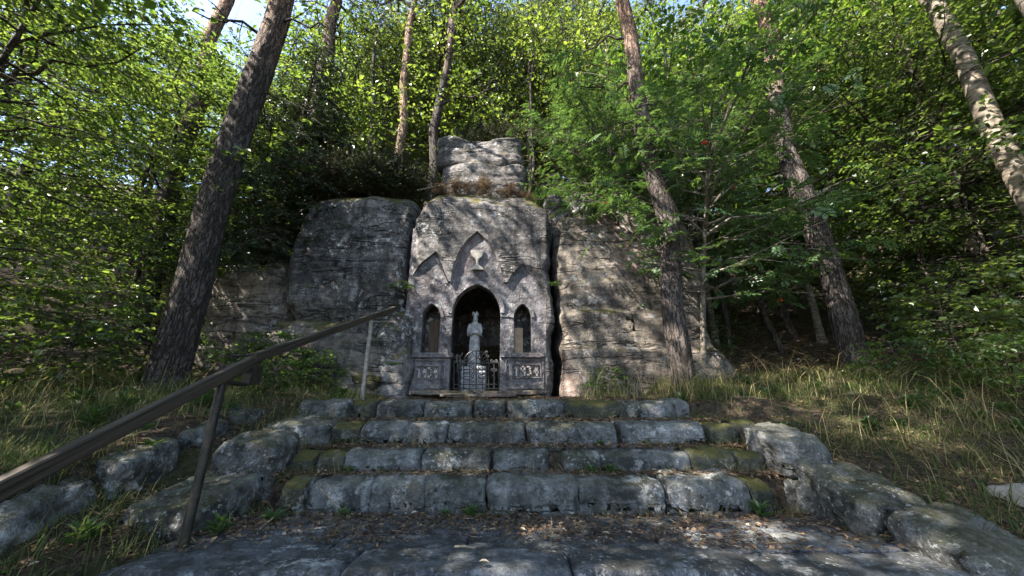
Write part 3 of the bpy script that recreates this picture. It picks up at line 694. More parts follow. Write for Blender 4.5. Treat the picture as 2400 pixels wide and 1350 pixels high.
for k in range(9):
    e_ = np.array([r2.uniform(-.1, .1), r2.uniform(-.1, .1), r2.uniform(.35, .75)]); mb.tube([(0, 0, 0), e_ * .5 + [.01, 0, .03], e_], .003, 3)
    pos = e_ + r2.normal(size=(14, 3)) * .022; leaves(mf, pos, r2.normal(size=(14, 3)), r2.normal(size=(14, 3)), .03, .01, .8)
obj('stems', mb.mesh('stems', M['twig']), fl); obj('blossom', mf.mesh('blossom', M['flower']), fl)

# ------------------------------------------------------------------ handrail
RX = -1.82
hr = thing('handrail', 'weathered timber handrail on slim metal posts beside the stairs', 'handrail', (RX, 2.35, 0))
def rel(p): return (p[0] - RX, p[1] - 2.35, p[2])
def timber(name, a, b, w, h):
    a = np.array(rel(a)); b = np.array(rel(b)); n = 30; mb = MB(); V = []; ln = float(np.linalg.norm(b - a))
    for k in range(n + 1):
        for sx_, sz_ in ((-1, -1), (-.8, -1.12), (.8, -1.12), (1, -1), (1, .9), (.75, 1.1), (-.75, 1.1), (-1, .9)):
            V.append((sx_ * w / 2 * (1 + .03 * math.sin(k * 1.7 + sx_)), ln * k / n, sz_ * h / 2 * (1 + .025 * math.sin(k * 2.3 + sz_ * 2))))
    F = [(k * 8 + q_, k * 8 + (q_ + 1) % 8, (k + 1) * 8 + (q_ + 1) % 8, (k + 1) * 8 + q_) for k in range(n) for q_ in range(8)]
    mb.add(V, F); mb.add(V[:8], [tuple(range(8))[::-1]]); mb.add(V[-8:], [tuple(range(8))])
    o = obj(name, mb.mesh(name, M['rail']), hr, tuple(a)); o.rotation_euler.x = math.atan2(b[2] - a[2], b[1] - a[1]); return o
timber('rail', (RX, .55, -.02), (RX, 2.63, 1.045), .052, .066); timber('rail', (RX + .012, 2.56, 1.035), (RX + .012, 5.40, 2.14), .05, .06)
def hpost(y, zb, zt, r, mat='post'):
    mb = MB(); zz = np.linspace(zb, zt, 8); mb.tube([rel((RX, y, z)) for z in zz], [r * 1.05] + [r] * 7, 14); o = obj('post', mb.mesh('post', M[mat], True), hr)
    mb = MB(); mb.tube([rel((RX, y, zb + .01)), rel((RX, y, zb + .05))], r * 1.5, 14); obj('collar', mb.mesh('collar', M[mat]), o)
hpost(2.35, -.06, .89, .025); hpost(4.6, .72, 1.82, .025, 'post_lit')
mb = MB(); mb.tube([rel((RX, 2.35, .86)), rel((RX, 2.56, .86)), rel((RX, 2.60, .93))], .014, 8); mb.box(rel((RX - .03, 2.55, .86)), rel((RX + .03, 2.66, .99))); obj('bracket', mb.mesh('bracket', M['post']), hr)
mb = MB(); mb.tube([rel((RX, 4.6, 1.78)), rel((RX, 5.2, 1.92)), rel((RX, 5.3, 2.05))], .012, 8); obj('bracket', mb.mesh('bracket', M['post']), hr)
mb = MB(); mb.tube([rel((RX, 1.0, -.5)), rel((RX, 1.0, .2))], .032, 14); obj('post', mb.mesh('post', M['post'], True), hr)

# ------------------------------------------------------------------ trees
def trunk_mesh(name, path, rad, mat, sides=20, bark=0.0, seed=1, seg=None, flare=.38):
    P = np.array(path, float); n = seg or max(12, int(np.linalg.norm(P[-1] - P[0]) * 5))
    t = np.linspace(0, 1, len(P)); tt = np.linspace(0, 1, n)
    C = np.stack([np.interp(tt, t, P[:, k]) for k in range(3)], 1)
    for _ in range(2): C[1:-1] = (C[:-2] + C[1:-1] * 2 + C[2:]) / 4
    R = np.interp(tt, np.linspace(0, 1, len(rad)), rad)
    zz = C[:, 2] - C[0, 2]; R = R * (1 + flare * np.exp(-np.clip(zz, 0, 9) / .28))
    a = np.arange(sides) / sides * 2 * math.pi
    D = np.stack([np.cos(a), np.sin(a), a * 0], 1)
    V = C[:, None] + R[:, None, None] * D[None]
    lob = perlin(np.stack([np.cos(a) * 1.3 + seed, np.sin(a) * 1.3, a * 0], 1))
    k = 1 + lob[None] * .4 * np.exp(-np.clip(zz, 0, 9) / .4)[:, None] + 0 * R[:, None]
    Q = np.stack([np.broadcast_to(np.cos(a) * 1.2, (n, sides)), np.broadcast_to(np.sin(a) * 1.2, (n, sides)), np.broadcast_to(zz[:, None] * .7, (n, sides))], -1).reshape(-1, 3) + seed
    k = k + .09 * fbm(Q, 3).reshape(n, sides)
    V = C[:, None] + (R[:, None] * k)[..., None] * D[None]
    if bark:
        Q2 = np.stack([np.broadcast_to(np.cos(a), (n, sides)) * 4.5, np.broadcast_to(np.sin(a), (n, sides)) * 4.5, np.broadcast_to(zz[:, None] * 4.2, (n, sides))], -1).reshape(-1, 3) + seed * 2
        rid = np.abs(perlin(Q2)) ; rid2 = np.abs(perlin(Q2 * [2.1, 2.1, 1.7] + 9))
        dsp = (np.clip(rid * 4, 0, 1) * .65 + np.clip(rid2 * 4, 0, 1) * .35 - .5).reshape(n, sides) * bark
        V = V + dsp[..., None] * D[None]
    mb = MB(); i, j = np.meshgrid(np.arange(n - 1), np.arange(sides), indexing='ij'); j2 = (j + 1) % sides
    mb.add(V.reshape(-1, 3), np.stack([i * sides + j, i * sides + j2, (i + 1) * sides + j2, (i + 1) * sides + j], -1).reshape(-1, 4))
    mb.add(np.vstack([V[-1], C[-1:]]), [(q_, (q_ + 1) % sides, sides) for q_ in range(sides)])
    return mb.mesh(name, mat, True), C, R

def gen_broad(seed, H, R, z0, nl, L, W, tw, lsp, droop, jit, mat, bark='bark_dark', shape='rhomb', prof=None, rise=.35, lean=(0, 0), tr=.06, keep=1.0, compound=False, tl=.38, clump=-.12):
    r = np.random.RandomState(seed); prof = prof or (lambda t: math.sin(math.pi * min(1, .15 + t * .85)) ** .6)
    zz = np.linspace(0, H, 9)
    path = np.stack([lean[0] * (zz / H) ** 1.5 + np.r_[0, r.normal(0, .05, 8)].cumsum() * .6, lean[1] * (zz / H) ** 1.5 + np.r_[0, r.normal(0, .05, 8)].cumsum() * .6, zz], 1)
    tm, C, RR = trunk_mesh('trunk', path, [tr, tr * .85, tr * .55, tr * .2], M[bark], 10, 0, seed)
    br = MB(); cr = MB(); extra = []
    P, D, Nn, S = [], [], [], []
    for i in range(nl):
        if r.rand() > keep: continue
        t = (i + r.rand()) / nl; h = z0 + (H - z0) * t; az = i * 2.39996 + r.uniform(-.5, .5)
        Lm = R * prof(t) * r.uniform(.6, 1.2)
        b = np.array([np.interp(h, C[:, 2], C[:, 0]), np.interp(h, C[:, 2], C[:, 1]), h])
        out = np.array([math.cos(az), math.sin(az), 0]); el = rise * (.4 + 1.3 * t) * r.uniform(.6, 1.3)
        s = np.linspace(0, 1, 7); bend = r.normal(0, .18)
        sidev = np.array([-out[1], out[0], 0])
        pts = b + out * (s * Lm)[:, None] + sidev * (bend * s * s * Lm)[:, None] + np.array([0, 0, 1]) * (Lm * (el * s - droop * s * s))[:, None]
        pts += np.vstack([[0, 0, 0], r.normal(0, .02 * Lm, (6, 3))])
        br.tube(pts, np.linspace(max(.008, .011 * Lm), .003, 7), 4, cap=False)
        m = max(3, int(Lm / tw))
        for q_ in range(m):
            u = .16 + .84 * (q_ + r.rand() * .7) / m
            p0 = np.array([np.interp(u, s, pts[:, k]) for k in range(3)])
            d0 = pts[min(6, int(u * 6) + 1)] - pts[min(5, int(u * 6))]; d0 /= np.linalg.norm(d0) + 1e-9
            sg = 1 if q_ % 2 else -1
            lat = np.cross(d0, [0, 0, 1]); lat /= np.linalg.norm(lat) + 1e-9
            dt = d0 * .65 + lat * sg * r.uniform(.5, 1.0) + np.array([0, 0, r.normal(.02, .22)]); dt /= np.linalg.norm(dt)
            if q_ == m - 1: dt = d0
            ln = (Lm * tl * (1.15 - .7 * u) + .12) * r.uniform(.6, 1.25); ln = min(ln, 1.3)
            if ln < .06: continue
            e0 = p0 + dt * ln + np.array([0, 0, -droop * ln * .5]); mid = (p0 + e0) / 2 + np.array([0, 0, .03 * ln])
            br.tube(np.array([p0, mid, e0]), [.004, .003, .0015], 3, cap=False)
            nlv = max(2, int(ln / lsp)); w = (np.arange(nlv) + r.rand(nlv) * .6 + .3) / nlv
            pp = p0 * (1 - w)[:, None] ** 2 + mid * (2 * w * (1 - w))[:, None] + e0 * (w ** 2)[:, None]
            sgl = np.where(np.arange(nlv) % 2 == 0, 1, -1)[:, None]
            lat2 = np.cross(dt, [0, 0, 1]); lat2 /= np.linalg.norm(lat2) + 1e-9
            dl = dt * .6 + lat2 * sgl * .8 + r.normal(0, .3 + jit * .4, (nlv, 3)) + np.array([0, 0, -.15 - droop * .4])
            nl_ = np.array([0, 0, 1.]) + r.normal(0, .22 + jit, (nlv, 3))
            P.append(pp); D.append(dl); Nn.append(nl_)
            S.append(np.clip(r.normal(.5, .24, nlv) + r.normal(0, .18), 0, 1))
    P = np.concatenate(P); D = np.concatenate(D); Nn = np.concatenate(Nn); S = np.concatenate(S)
    # uneven density: thin whole clumps out
    k = perlin(P * .9 + seed) * .8 + perlin(P * 2.1 + seed) * .6 + r.normal(0, .1, len(P)) > clump
    P, D, Nn, S = P[k], D[k], Nn[k], S[k]
    sz = np.clip(r.lognormal(-.08, .33, len(P)), .4, 1.9)
    if compound:
        D /= np.linalg.norm(D, axis=1)[:, None]; xx = np.cross(D, Nn); xx /= np.linalg.norm(xx, axis=1)[:, None]; up = np.cross(xx, D)
        RL = L * sz
        for j in range(6):
            f = .22 + .78 * j / 6
            c = P + D * (RL * f)[:, None] - up * (RL * .25 * f * f)[:, None]
            for sg in (1, -1): leaves(cr, c, D * .45 + xx * sg * .9 + up * -.15 + r.normal(0, .12, P.shape), up, RL * W * (1.15 - .5 * abs(f - .55)), RL * W * .24, S)
        leaves(cr, P + D * (RL * .97)[:, None] - up * (RL * .24)[:, None], D, up, RL * W, RL * W * .24, S)
        br2 = MB()
    else:
        leaves(cr, P, D, Nn, L * sz, W * sz, S, shape)
    return dict(trunk=tm, branch=br.mesh('branch', M[bark]), crown=cr.mesh('crown', M[mat]), tips=P)
def gen_pine_crown(seed, H, R, n=34, tufts=26):
    r = np.random.RandomState(seed); br = MB(); cr = MB()
    for i in range(n):
        t = (i + r.rand()) / n; h = H * t; az = i * 2.4 + r.uniform(-.6, .6); Lm = R * (1 - .55 * t) * r.uniform(.55, 1.15)
        out = np.array([math.cos(az), math.sin(az), 0]); s = np.linspace(0, 1, 7)
        pts = np.array([0, 0, h]) + out * (s * Lm)[:, None] + np.array([0, 0, 1]) * (Lm * (.25 * s - .18 * s * s + .2 * s ** 3))[:, None] + np.vstack([[0, 0, 0], r.normal(0, .05 * Lm, (6, 3))])
        br.tube(pts, np.linspace(.03 * Lm ** .7, .006, 7), 5, cap=False)
        for q_ in range(tufts):
            u = .35 + .65 * r.rand(); p0 = np.array([np.interp(u, s, pts[:, k]) for k in range(3)]); d = out * .5 + r.normal(0, .6, 3) + [0, 0, .25]; d /= np.linalg.norm(d)
            ln = r.uniform(.15, .5) * (.5 + .3 * Lm / 2); e0 = p0 + d * ln
            br.tube(np.array([p0, e0]), [.007, .003], 3, cap=False)
            m = 22; w = r.uniform(.35, 1.05, m); pp = p0 + d * (ln * w)[:, None]
            dl = d * .75 + r.normal(0, .55, (m, 3)); leaves(cr, pp, dl, r.normal(size=(m, 3)), r.uniform(.08, .13, m), .0045, np.clip(r.normal(.5, .25, m), 0, 1))
    br.tube([(0, 0, -.3), (0.1, 0, H * .5), (0, .1, H)], [.13, .08, .02], 8)
    return br.mesh('branch', M['bark_pine_hi']), cr.mesh('crown', M['needle'])

PINE = [gen_pine_crown(s, 5.5, 3.0) for s in (1, 2)]
BEECH = [gen_broad(11, 8.5, 2.7, .7, 60, .085, .027, .085, .048, .18, .12, 'leaf_beech', shape='hex', clump=.0),
         gen_broad(12, 7.0, 2.4, .5, 52, .085, .027, .085, .048, .2, .12, 'leaf_beech', shape='hex', clump=.0)]
BIRCH = [gen_broad(21, 11, 2.1, 1.0, 84, .062, .022, .12, .055, .42, .7, 'leaf_birch', bark='bark_birch', tr=.085),
         gen_broad(22, 9.5, 2.3, .6, 78, .065, .023, .12, .055, .35, .7, 'leaf_birch', bark='bark_dark', tr=.07)]
HORN = gen_broad(25, 10, 2.6, .5, 92, .1, .037, .13, .066, .25, .5, 'leaf_birch', bark='bark_dark', tr=.07)
MAPLE = [gen_broad(31, 9.5, 2.9, 1.5, 60, .11, .048, .13, .075, .12, .3, 'leaf_maple', shape='hex', tr=.08, bark='bark_smooth')]
ROWAN = gen_broad(41, 4.8, 2.7, 1.6, 38, .2, .36, .15, .09, .12, .08, 'leaf_rowan', clump=.0, tr=.055, bark='bark_smooth', compound=True, rise=.5, lean=(.3, -1.1))
TALL = gen_broad(35, 13, 3.6, 5.5, 62, .13, .055, .16, .085, .15, .4, 'leaf_maple', tr=.16, bark='bark_smooth', clump=.04)
YEW = gen_broad(51, 6.6, 1.75, .2, 120, .085, .016, .06, .026, .45, .25, 'leaf_yew', tr=.09, prof=lambda t: (1 - t) ** .6 + .12, rise=.1)
BUSH = [gen_broad(61, 1.6, .95, .1, 34, .085, .032, .07, .05, .25, .3, 'leaf_beech', shape='hex', tr=.018, prof=lambda t: .55 + .45 * math.sin(t * 3.1)),
        gen_broad(62, 1.2, .9, .1, 30, .075, .026, .07, .045, .3, .35, 'leaf_maple', shape='hex', tr=.015, prof=lambda t: .55 + .45 * math.sin(t * 3.1))]
HEATH = gen_broad(71, .5, .6, .02, 54, .045, .012, .04, .016, .1, .6, 'heather', tr=.008, prof=lambda t: 1 - .4 * t, rise=.9)

DRYH = dict(HEATH); DRYH['crown'] = HEATH['crown'].copy(); DRYH['crown'].materials.clear(); DRYH['crown'].materials.append(M['dry'])
def put_tree(name, proto, x, y, rz, sc, label, cat='tree', group=None, z=None, sxy=1.0):
    z = float(gz(x, y)) - .05 if z is None else z
    t = thing(name, label, cat, (x, y, z), group); t.rotation_euler.z = rz; t.scale = (sc * sxy, sc * sxy, sc)
    for k in ('trunk', 'branch', 'crown'):
        if proto.get(k): obj(k, proto[k], t)
    return t
# pines with their own trunks: (u,v of base, top drift, y, radius low, radius high, height, mat)
def pine(label, x, y, z, drift, r0, r1, H, crown, bark=.012, mat='bark_pine', sides=56, rz=0., sc=1., dead=(), seed=1, crownz=None, name='pine_tree', wob=.06):
    rr = np.random.RandomState(seed); zz = np.linspace(0, H, 8)
    path = np.stack([drift[0] * zz / H + rr.normal(0, wob, 8), drift[1] * zz / H + rr.normal(0, wob, 8), zz], 1); path[0, :2] = 0
    path[0, 2] = -.25
    t = thing(name, label, 'tree', (x, y, z))
    tm, C, R = trunk_mesh('trunk', path, [r0, (r0 * .8 + r1 * .2), (r0 + r1) / 2, r1], M[mat], sides, bark, seed, seg=int(H * (26 if bark else 8)))
    tr_o = obj('trunk', tm, t)
    for (h, az, ln, el, r_) in dead:
        b = np.array([np.interp(h, C[:, 2], C[:, k]) for k in range(3)]); s = np.linspace(0, 1, 7)
        out = np.array([math.cos(az), math.sin(az), 0]); pts = b + out * (s * ln)[:, None] + np.array([0, 0, 1]) * (ln * (el * s - .3 * s * s))[:, None] + np.vstack([np.zeros((2, 3)), rr.normal(0, .05 * ln, (5, 3))])
        mb = MB(); mb.tube(pts, np.linspace(r_, r_ * .3, 7), 7)
        for q_ in range(4):
            k = rr.randint(2, 6); e0 = pts[k] + (rr.normal(0, .5, 3) + out * .4) * ln * .35; mb.tube([pts[k], (pts[k] + e0) / 2 + rr.normal(0, .02, 3), e0], [r_ * .4, r_ * .3, r_ * .12], 4)
        obj('dead_branch', mb.mesh('dead_branch', M['bark_dark']), t)
    if crown is not None:
        b_, c_ = PINE[crown]; zc = crownz or H - .5
        top = [np.interp(min(zc, H), C[:, 2], C[:, k]) for k in range(2)]
        for nm, me in (('limbs', b_), ('crown', c_)):
            o = obj(nm, me, t, (top[0], top[1], zc)); o.rotation_euler.z = rz; o.scale = (sc,) * 3
    return t
def X(u, v, y): return ray(u, v)[0] * y
pine('thick dark pine leaning slightly towards the rock beside the grass bank', -4.83, 5.2, .75, (.05, .1), .232, .2, 10.5, 0, .016, dead=((6.9, 3.6, 1.2, .3, .035), (7.4, -.3, 1.7, -.1, .03), (5.6, .0, 1.5, -.25, .018), (8.0, 2.5, 1.4, .2, .03)), seed=3, rz=.4)
pine('straight pine trunk growing at the foot of the layered rock', 2.60, 5.6, .70, (-.22, .1), .172, .12, 10.5, 1, .013, dead=((6.2, 3.0, 1.4, .1, .03), (7.5, 2.9, 1.6, .15, .03), (5.2, 3.6, .8, -.3, .022), (5.6, .2, .9, .4, .02)), seed=5, rz=1.4)
pine('stout leaning pine standing in long grass by the dark slope', 5.60, 6.0, 1.0, (.15, .1), .2, .125, 10.5, 0, .014, dead=((5.0, -2.6, 1.2, .2, .02), (6.5, .6, 1.5, .2, .025)), seed=8, rz=2.4)
pine('pale barked tree with dark scars among beech leaves beyond the bank', 8.25, 5.0, 1.2, (.1, 0), .155, .115, 9.5, None, 0, 'bark_birch', 24, seed=9, dead=((4.2, 2.6, 1.0, .3, .018),), name='birch_tree')
pine('slender leaning pale trunk in the shade near the pale barked tree', 9.6, 7.0, 1.5, (.9, .2), .11, .07, 8.5, None, 0, 'bark_birch', 16, seed=10, name='birch_tree')
pine('tall pine partly hidden behind the thick dark pine', -8.45, 8.0, 1.8, (-.6, 0), .22, .15, 13, 1, .01, 'bark_pine', 30, seed=12, rz=2.0, dead=((8.5, .2, 1.4, .1, .03),))
pine('forked pine with pinkish upper trunk rising behind the dark conifer', -5.75, 8.9, 5.0, (-.5, .2), .235, .17, 9.5, 0, .01, 'bark_pine', 30, seed=14, rz=3.0, dead=((5.0, 2.8, 1.3, .1, .03), (5.8, -.6, 1.1, .3, .03)))
pine('pinkish sunlit pine with a forked limb on top of the rock', -3.25, 9.1, 5.2, (-.35, .2), .14, .10, 9.5, 1, .006, 'bark_pine_hi', 22, seed=16, rz=.9, dead=((1.9, .5, 1.1, .75, .05), (4.6, 3.0, .8, .2, .02)))
pine('thin dark crooked trunk on the heather of the rock block', -4.1, 9.3, 5.2, (-.9, .2), .07, .045, 8.5, None, 0, 'bark_dark', 12, seed=18, wob=.14, dead=((5.4, 3.3, 1.1, .1, .02), (6.4, .2, 1.2, .1, .02), (7.0, 2.7, 1.0, .2, .02)), name='dead_tree')
pine('dark forking trunk beside the crowning rock slab', -2.4, 9.0, 5.0, (.35, .1), .155, .10, 8.5, 0, .006, 'bark_pine', 22, seed=20, rz=.2, dead=((4.6, .1, 2.0, .9, .05),))
pine('slim bare sapling stem behind the crowning rock slab', .55, 9.0, 5.3, (.15, .2), .045, .03, 7.5, None, 0, 'bark_dark', 10, seed=22, name='young_tree')
for k, (u, v, y, r0, lab) in enumerate(((1285, 180, 13.5, .14, 'sunlit reddish pine far behind the crowning rock slab'), (1070, 180, 15, .13, 'reddish pine far behind the dark forking trunk'), (1915, 160, 12.5, .16, 'reddish pine far behind the stout leaning pine'), (905, 90, 14, .14, 'reddish pine far behind the pinkish forked pine'))):
    x = X(u, v, y); pine(lab, x, y, float(gz(x, y)) - .1, (0, 0), r0, r0 * .7, 10.5, k % 2, 0, 'bark_pine_hi', 14, seed=30 + k, rz=k * 1.3, sc=.8)
for k, (u, v, y, dr, r0, lab) in enumerate(((1705, 800, 8.2, .1, .06, 'slim dark trunk on the shaded slope nearest the layered rock'), (1850, 840, 7.6, -1.2, .07, 'curved dark trunk leaning across the shaded slope'), (1865, 780, 9.0, .2, .085, 'straight dark trunk on the shaded slope behind the stout pine'),
        (1780, 760, 11.5, .0, .06, 'thin dark trunk higher up the shaded slope'), (45, 420, 8.5, .2, .13, 'dark trunk deep in the wood beyond the grass bank'), (85, 130, 11, .1, .17, 'thick dark trunk far in the wood beyond the grass bank'), (300, 480, 12, .8, .10, 'leaning trunk far in the wood behind the beech saplings'))):
    x = X(u, v, y); pine(lab, x, y, float(gz(x, y)) - .1, (dr, .1), r0, r0 * .6, 7.5, None, 0, 'bark_dark', 12, seed=50 + k, name='woodland_tree', wob=.1)
for k, (u, v, y, dr, r0, lab) in enumerate(((1150, 200, 10.0, .3, .055, 'slim dark stem just behind the crowning rock slab'), (1335, 230, 10.2, -.2, .06, 'slim dark stem above the end of the layered rock'), (1400, 260, 11.5, .3, .07, 'dark trunk among leaves above the layered rock'), (815, 250, 10.4, .25, .06, 'slim dark stem behind the heather cushions'), (1010, 160, 12.5, -.3, .08, 'dark trunk between the two pines on top of the rock'))):
    x = X(u, v, y); pine(lab, x, y, float(gz(x, y)) - .1, (dr, .1), r0, r0 * .6, 10, None, 0, 'bark_dark', 10, seed=70 + k, name='woodland_tree', wob=.1)
# rowan in front of the layered rock
rw = put_tree('rowan_tree', ROWAN, 3.3, 6.4, 0, .95, 'rowan with feathery leaves and red berries overhanging the layered rock', z=.95)
tips = ROWAN['tips']; rr = np.random.RandomState(5); sel = tips[rr.choice(len(tips), 7, replace=False)]
ico = cube_sphere(1); Bv = ico[0] / np.linalg.norm(ico[0], axis=1)[:, None]
for p in sel:
    mb = MB()
    for q_ in range(30): mb.add(Bv * .009 + p + np.clip(rr.normal(0, .026, 3), -.036, .036) * [1, 1, .6] + [0, 0, -.06], ico[1])
    obj('berry_cluster', mb.mesh('berry_cluster', M['berry'], True), rw)
put_tree('rowan_tree', ROWAN, 4.3, 9.0, .5, 1.0, 'second rowan spreading behind the two bigger pine trunks')
put_tree('rowan_tree', ROWAN, 1.9, 7.4, 1.2, .8, 'small rowan rooted on top of the layered rock', z=3.9)
put_tree('rowan_tree', ROWAN, 2.4, 7.0, 5.6, .7, 'low rowan hanging over the front edge of the layered rock', z=3.2)
# broadleaved trees in view
put_tree('conifer', YEW, -5.05, 7.1, .5, 1.0, 'dark dense conifer between thick pine and rock block', z=3.2)
put_tree('conifer', YEW, -4.7, 7.6, 2.5, .75, 'smaller dark conifer leaning against the rock block', z=3.6)
GL_ = 'beech saplings beyond the grass bank'
for k, (x, y, rz, sc, p, lab) in enumerate(((-7.3, 4.0, 0, .95, 0, 'beech sapling closest to the grass bank with glinting leaves'), (-9.4, 5.2, 1.2, 1.1, 1, 'beech sapling deeper in the wood beyond the grass bank'), (-6.3, 7.6, 2.5, 1.05, 0, 'beech just behind the thick dark pine'), (-9.0, 8.2, .7, 1.2, 1, 'beech behind the tall half hidden pine'), (-11.2, 6.2, 4, 1.2, 0, 'beech at the far edge of the wood beyond the bank'), (-7.6, 10.2, 5, 1.2, 1, 'beech on the rise behind the dark conifers'), (-12.5, 10.5, 2, 1.2, 0, 'tall beech deep in the wood beyond the bank'))):
    put_tree('beech_tree', BEECH[p], x, y, rz, sc, lab, group=GL_)
GB_ = 'birches in the wood above the rock'
PB = {0: BIRCH[0], 1: BIRCH[1], 2: HORN}
for k, (x, y, rz, sc, p) in enumerate(((-6.5, 11, 0, 1., 2), (-4.8, 11.2, 1, 1.0, 1), (-2.9, 10.8, 2, .95, 2), (-1.2, 11.2, 3, .9, 2), (.6, 10.8, 4, 1.0, 0), (2.2, 10.8, 5, .95, 2), (3.6, 10.2, 2.2, .95, 0), (-3.8, 13.4, .5, .88, 2), (-.4, 13.6, 1.6, .88, 2), (2.8, 13.4, 2.6, 1.1, 2), (-7.5, 14.0, 3.2, 1.15, 2), (5.6, 12.5, 4.4, 1.1, 2), (7.8, 12, 1.9, 1.1, 0), (4.6, 16.5, 1, 1.2, 2), (-6, 17.5, 2, 1.2, 2), (10.5, 13.5, 2.4, 1.2, 2), (-2.2, 12.4, 1.1, 1.35, 0), (.9, 12.6, 2.9, 1.35, 1), (-5.4, 12.9, 4.0, 1.3, 1))):
    sc *= 1.3 if p == 2 else 1.15
    put_tree('birch_tree' if p < 2 else 'hornbeam_tree', PB[p], x, y, rz, sc, 'light green slender birch in the sunlit wood above the rock' if p < 2 else 'bright green broadleaved tree in the sunlit wood above the rock', group=GB_ if p < 2 else 'broadleaved trees in the wood above the rock')
for k, (x, y, sc) in enumerate(((12.5, 9, 1.3), (14.5, 11.5, 1.4), (16, 8.5, 1.4), (11.5, 5.5, 1.2), (13.5, 15, 1.5))):
    put_tree('hornbeam_tree', HORN, x, y, k * 2.1, sc, 'broadleaved tree on the wooded side slope', group='broadleaved trees on the side slopes')
for k in range(26):
    a = math.radians(-78 + 156 * (k + .3) / 26); d = 19 + 9 * ((k * 7) % 5) / 5; x = d * math.sin(a) * 1.15; y = max(4.5, d * math.cos(a))
    put_tree('hornbeam_tree', HORN, x, y, k * 1.7, (1.0 if -62 < math.degrees(a) < -33 else 1.6) + .12 * (k % 4), 'distant broadleaved tree filling the far wood', group='distant trees of the far wood')
put_tree('maple_tree', MAPLE[0], 4.6, 8.2, .4, 1.0, 'bright green maple spreading above the rowan')
put_tree('maple_tree', MAPLE[0], 7.2, 8.4, 2.1, 1.0, 'dark maple behind the stout leaning pine')
put_tree('beech_tree', BEECH[0], 8.4, 6.9, 1.1, .95, 'beech with drooping shaded leaves beside the stout leaning pine')
put_tree('beech_tree', BEECH[1], 9.0, 6.4, 3.1, 1.1, 'beech with dense shaded leaves around the pale barked tree')
put_tree('beech_tree', BEECH[0], 10.8, 7.5, 4.4, 1.2, 'large beech in the shade farthest along the bank')
put_tree('beech_tree', BEECH[1], 8.9, 9.8, 5.0, 1.2, 'beech on the dark slope behind the shaded beeches')

# shrubs
for x, y, rz, sc, p, lab in ((-5.6, 5.6, 0, .75, 0, 'leafy shrub beside the foot of the thick dark pine'), (-3.7, 5.6, 1, .7, 1, 'leafy shrub in front of the mossy ledge'), (-5.6, 4.6, 2, .85, 0, 'low bush under the beech saplings'), (-6.6, 4.0, 3, .9, 1, 'rounded bush at the edge of the grass bank'), (-3.1, 5.8, 4, .5, 1, 'small shrub between mossy ledge and handrail'), (-3.0, 4.75, 1.5, .42, 1, 'bright leafy seedling under the handrail joint'),
        (5.0, 4.75, 0, .5, 1, 'leafy shrub in the long grass before the stout pine'), (6.0, 4.9, 1, .7, 0, 'beech shrub reaching over the long grass'), (5.5, 4.1, 2, .55, 1, 'bright shrub at the end of the grassy bank'), (7.0, 5.4, 4, .9, 0, 'large shrub under the pale barked tree'), (1.55, 5.95, .6, .42, 1, 'small shrub at the foot of the layered rock'), (4.0, 7.6, 2, .6, 0, 'low shrub on the shaded slope'), (5.0, 8.8, 3, .8, 0, 'shrub higher on the shaded slope')):
    put_tree('shrub', BUSH[p], x, y, rz, sc, lab, 'shrub')
# heather and low bushes on the rock tops
GD = 'dry moss cushions on the shrine rock'
for k, (x, y, z, sc) in enumerate(((-1.5, 6.75, 4.95, .36), (-1.1, 6.7, 4.97, .4), (-.6, 6.7, 4.98, .4), (-.1, 6.75, 4.95, .36), (.3, 6.85, 4.85, .34))): put_tree('moss_cushion', DRYH, x, y, k * 1.3, sc, 'dry brown cushion growing on the shoulder of the shrine rock', 'moss', GD, z=z)
GH = 'heather along the top of the grey rock block'
for k, (u, v, y) in enumerate(((770, 455, 6.9), (820, 445, 6.9), (870, 445, 6.85), (915, 440, 6.9), (950, 440, 7.0), (800, 425, 7.4), (850, 415, 7.4), (900, 410, 7.4), (945, 415, 7.5))):
    p = at(u, v, y); put_tree('heather', HEATH, p[0], p[1], k * 1.1, 1.1, 'dark heather cushion on top of the grey rock block', 'shrub', GH, z=5.0 + .1 * (y - 6.9))
for k, (x, y, z, sc) in enumerate(((-.25, 7.5, 6.64, .9), (-.65, 7.6, 6.66, .8), (-1.1, 7.5, 6.64, .7))): put_tree('heather', HEATH, x, y, k * 2.0, sc, 'low dark bush on the crowning rock slab', 'shrub', 'bushes on the crowning slab', z=z)

# ------------------------------------------------------------------ unseen trees beside and behind the viewpoint, added to shade the place
GS = 'unseen trees added around the lower stairs for shade'
for k, (x, y, rz, sc, p) in enumerate(((-6.6, .6, 0, 1.0, 'b0'), (-4.6, .2, 1, .85, 't'), (9.6, 2.4, 2.2, 1.25, 'b0'), (8.0, .0, 3.1, 1.4, 'b1'), (12.5, 4.3, .9, 1.4, 'm'), (10.5, -1.5, 4.1, 1.5, 'm'), (-6.9, 1.9, 2.0, 1.0, 't'), (5.15, 2.35, 5.2, 1.2, 't'), (-9.4, .0, .6, 1.0, 't'), (-5.2, -3.0, 3, 1.3, 'm'), (-9.5, -5.0, 4, 1.5, 'b1'))):
    pr = {'b0': BEECH[0], 'b1': BEECH[1], 'm': MAPLE[0], 't': TALL}[p]
    put_tree('beech_tree' if p[0] == 'b' else 'maple_tree', pr, x, y, rz, sc, 'unseen tall leafy tree added to shade the place', group=GS)
for k, (x, y, H, c, sc) in enumerate(((-4.0, -1.5, 10, 0, 1.3), (-3.3, 1.2, 9.5, 1, 1.35), (-6.5, -4, 12, 1, 1.4))):
    z = float(gz(x, y)) - .1
    o = pine('unseen tall pine added to shade the place', x, y, z, (0, 0), .24, .16, H, c, 0, 'bark_pine', 16, seed=80 + k, rz=k * .8, sc=sc); o['group'] = 'unseen pines added around the lower stairs for shade'

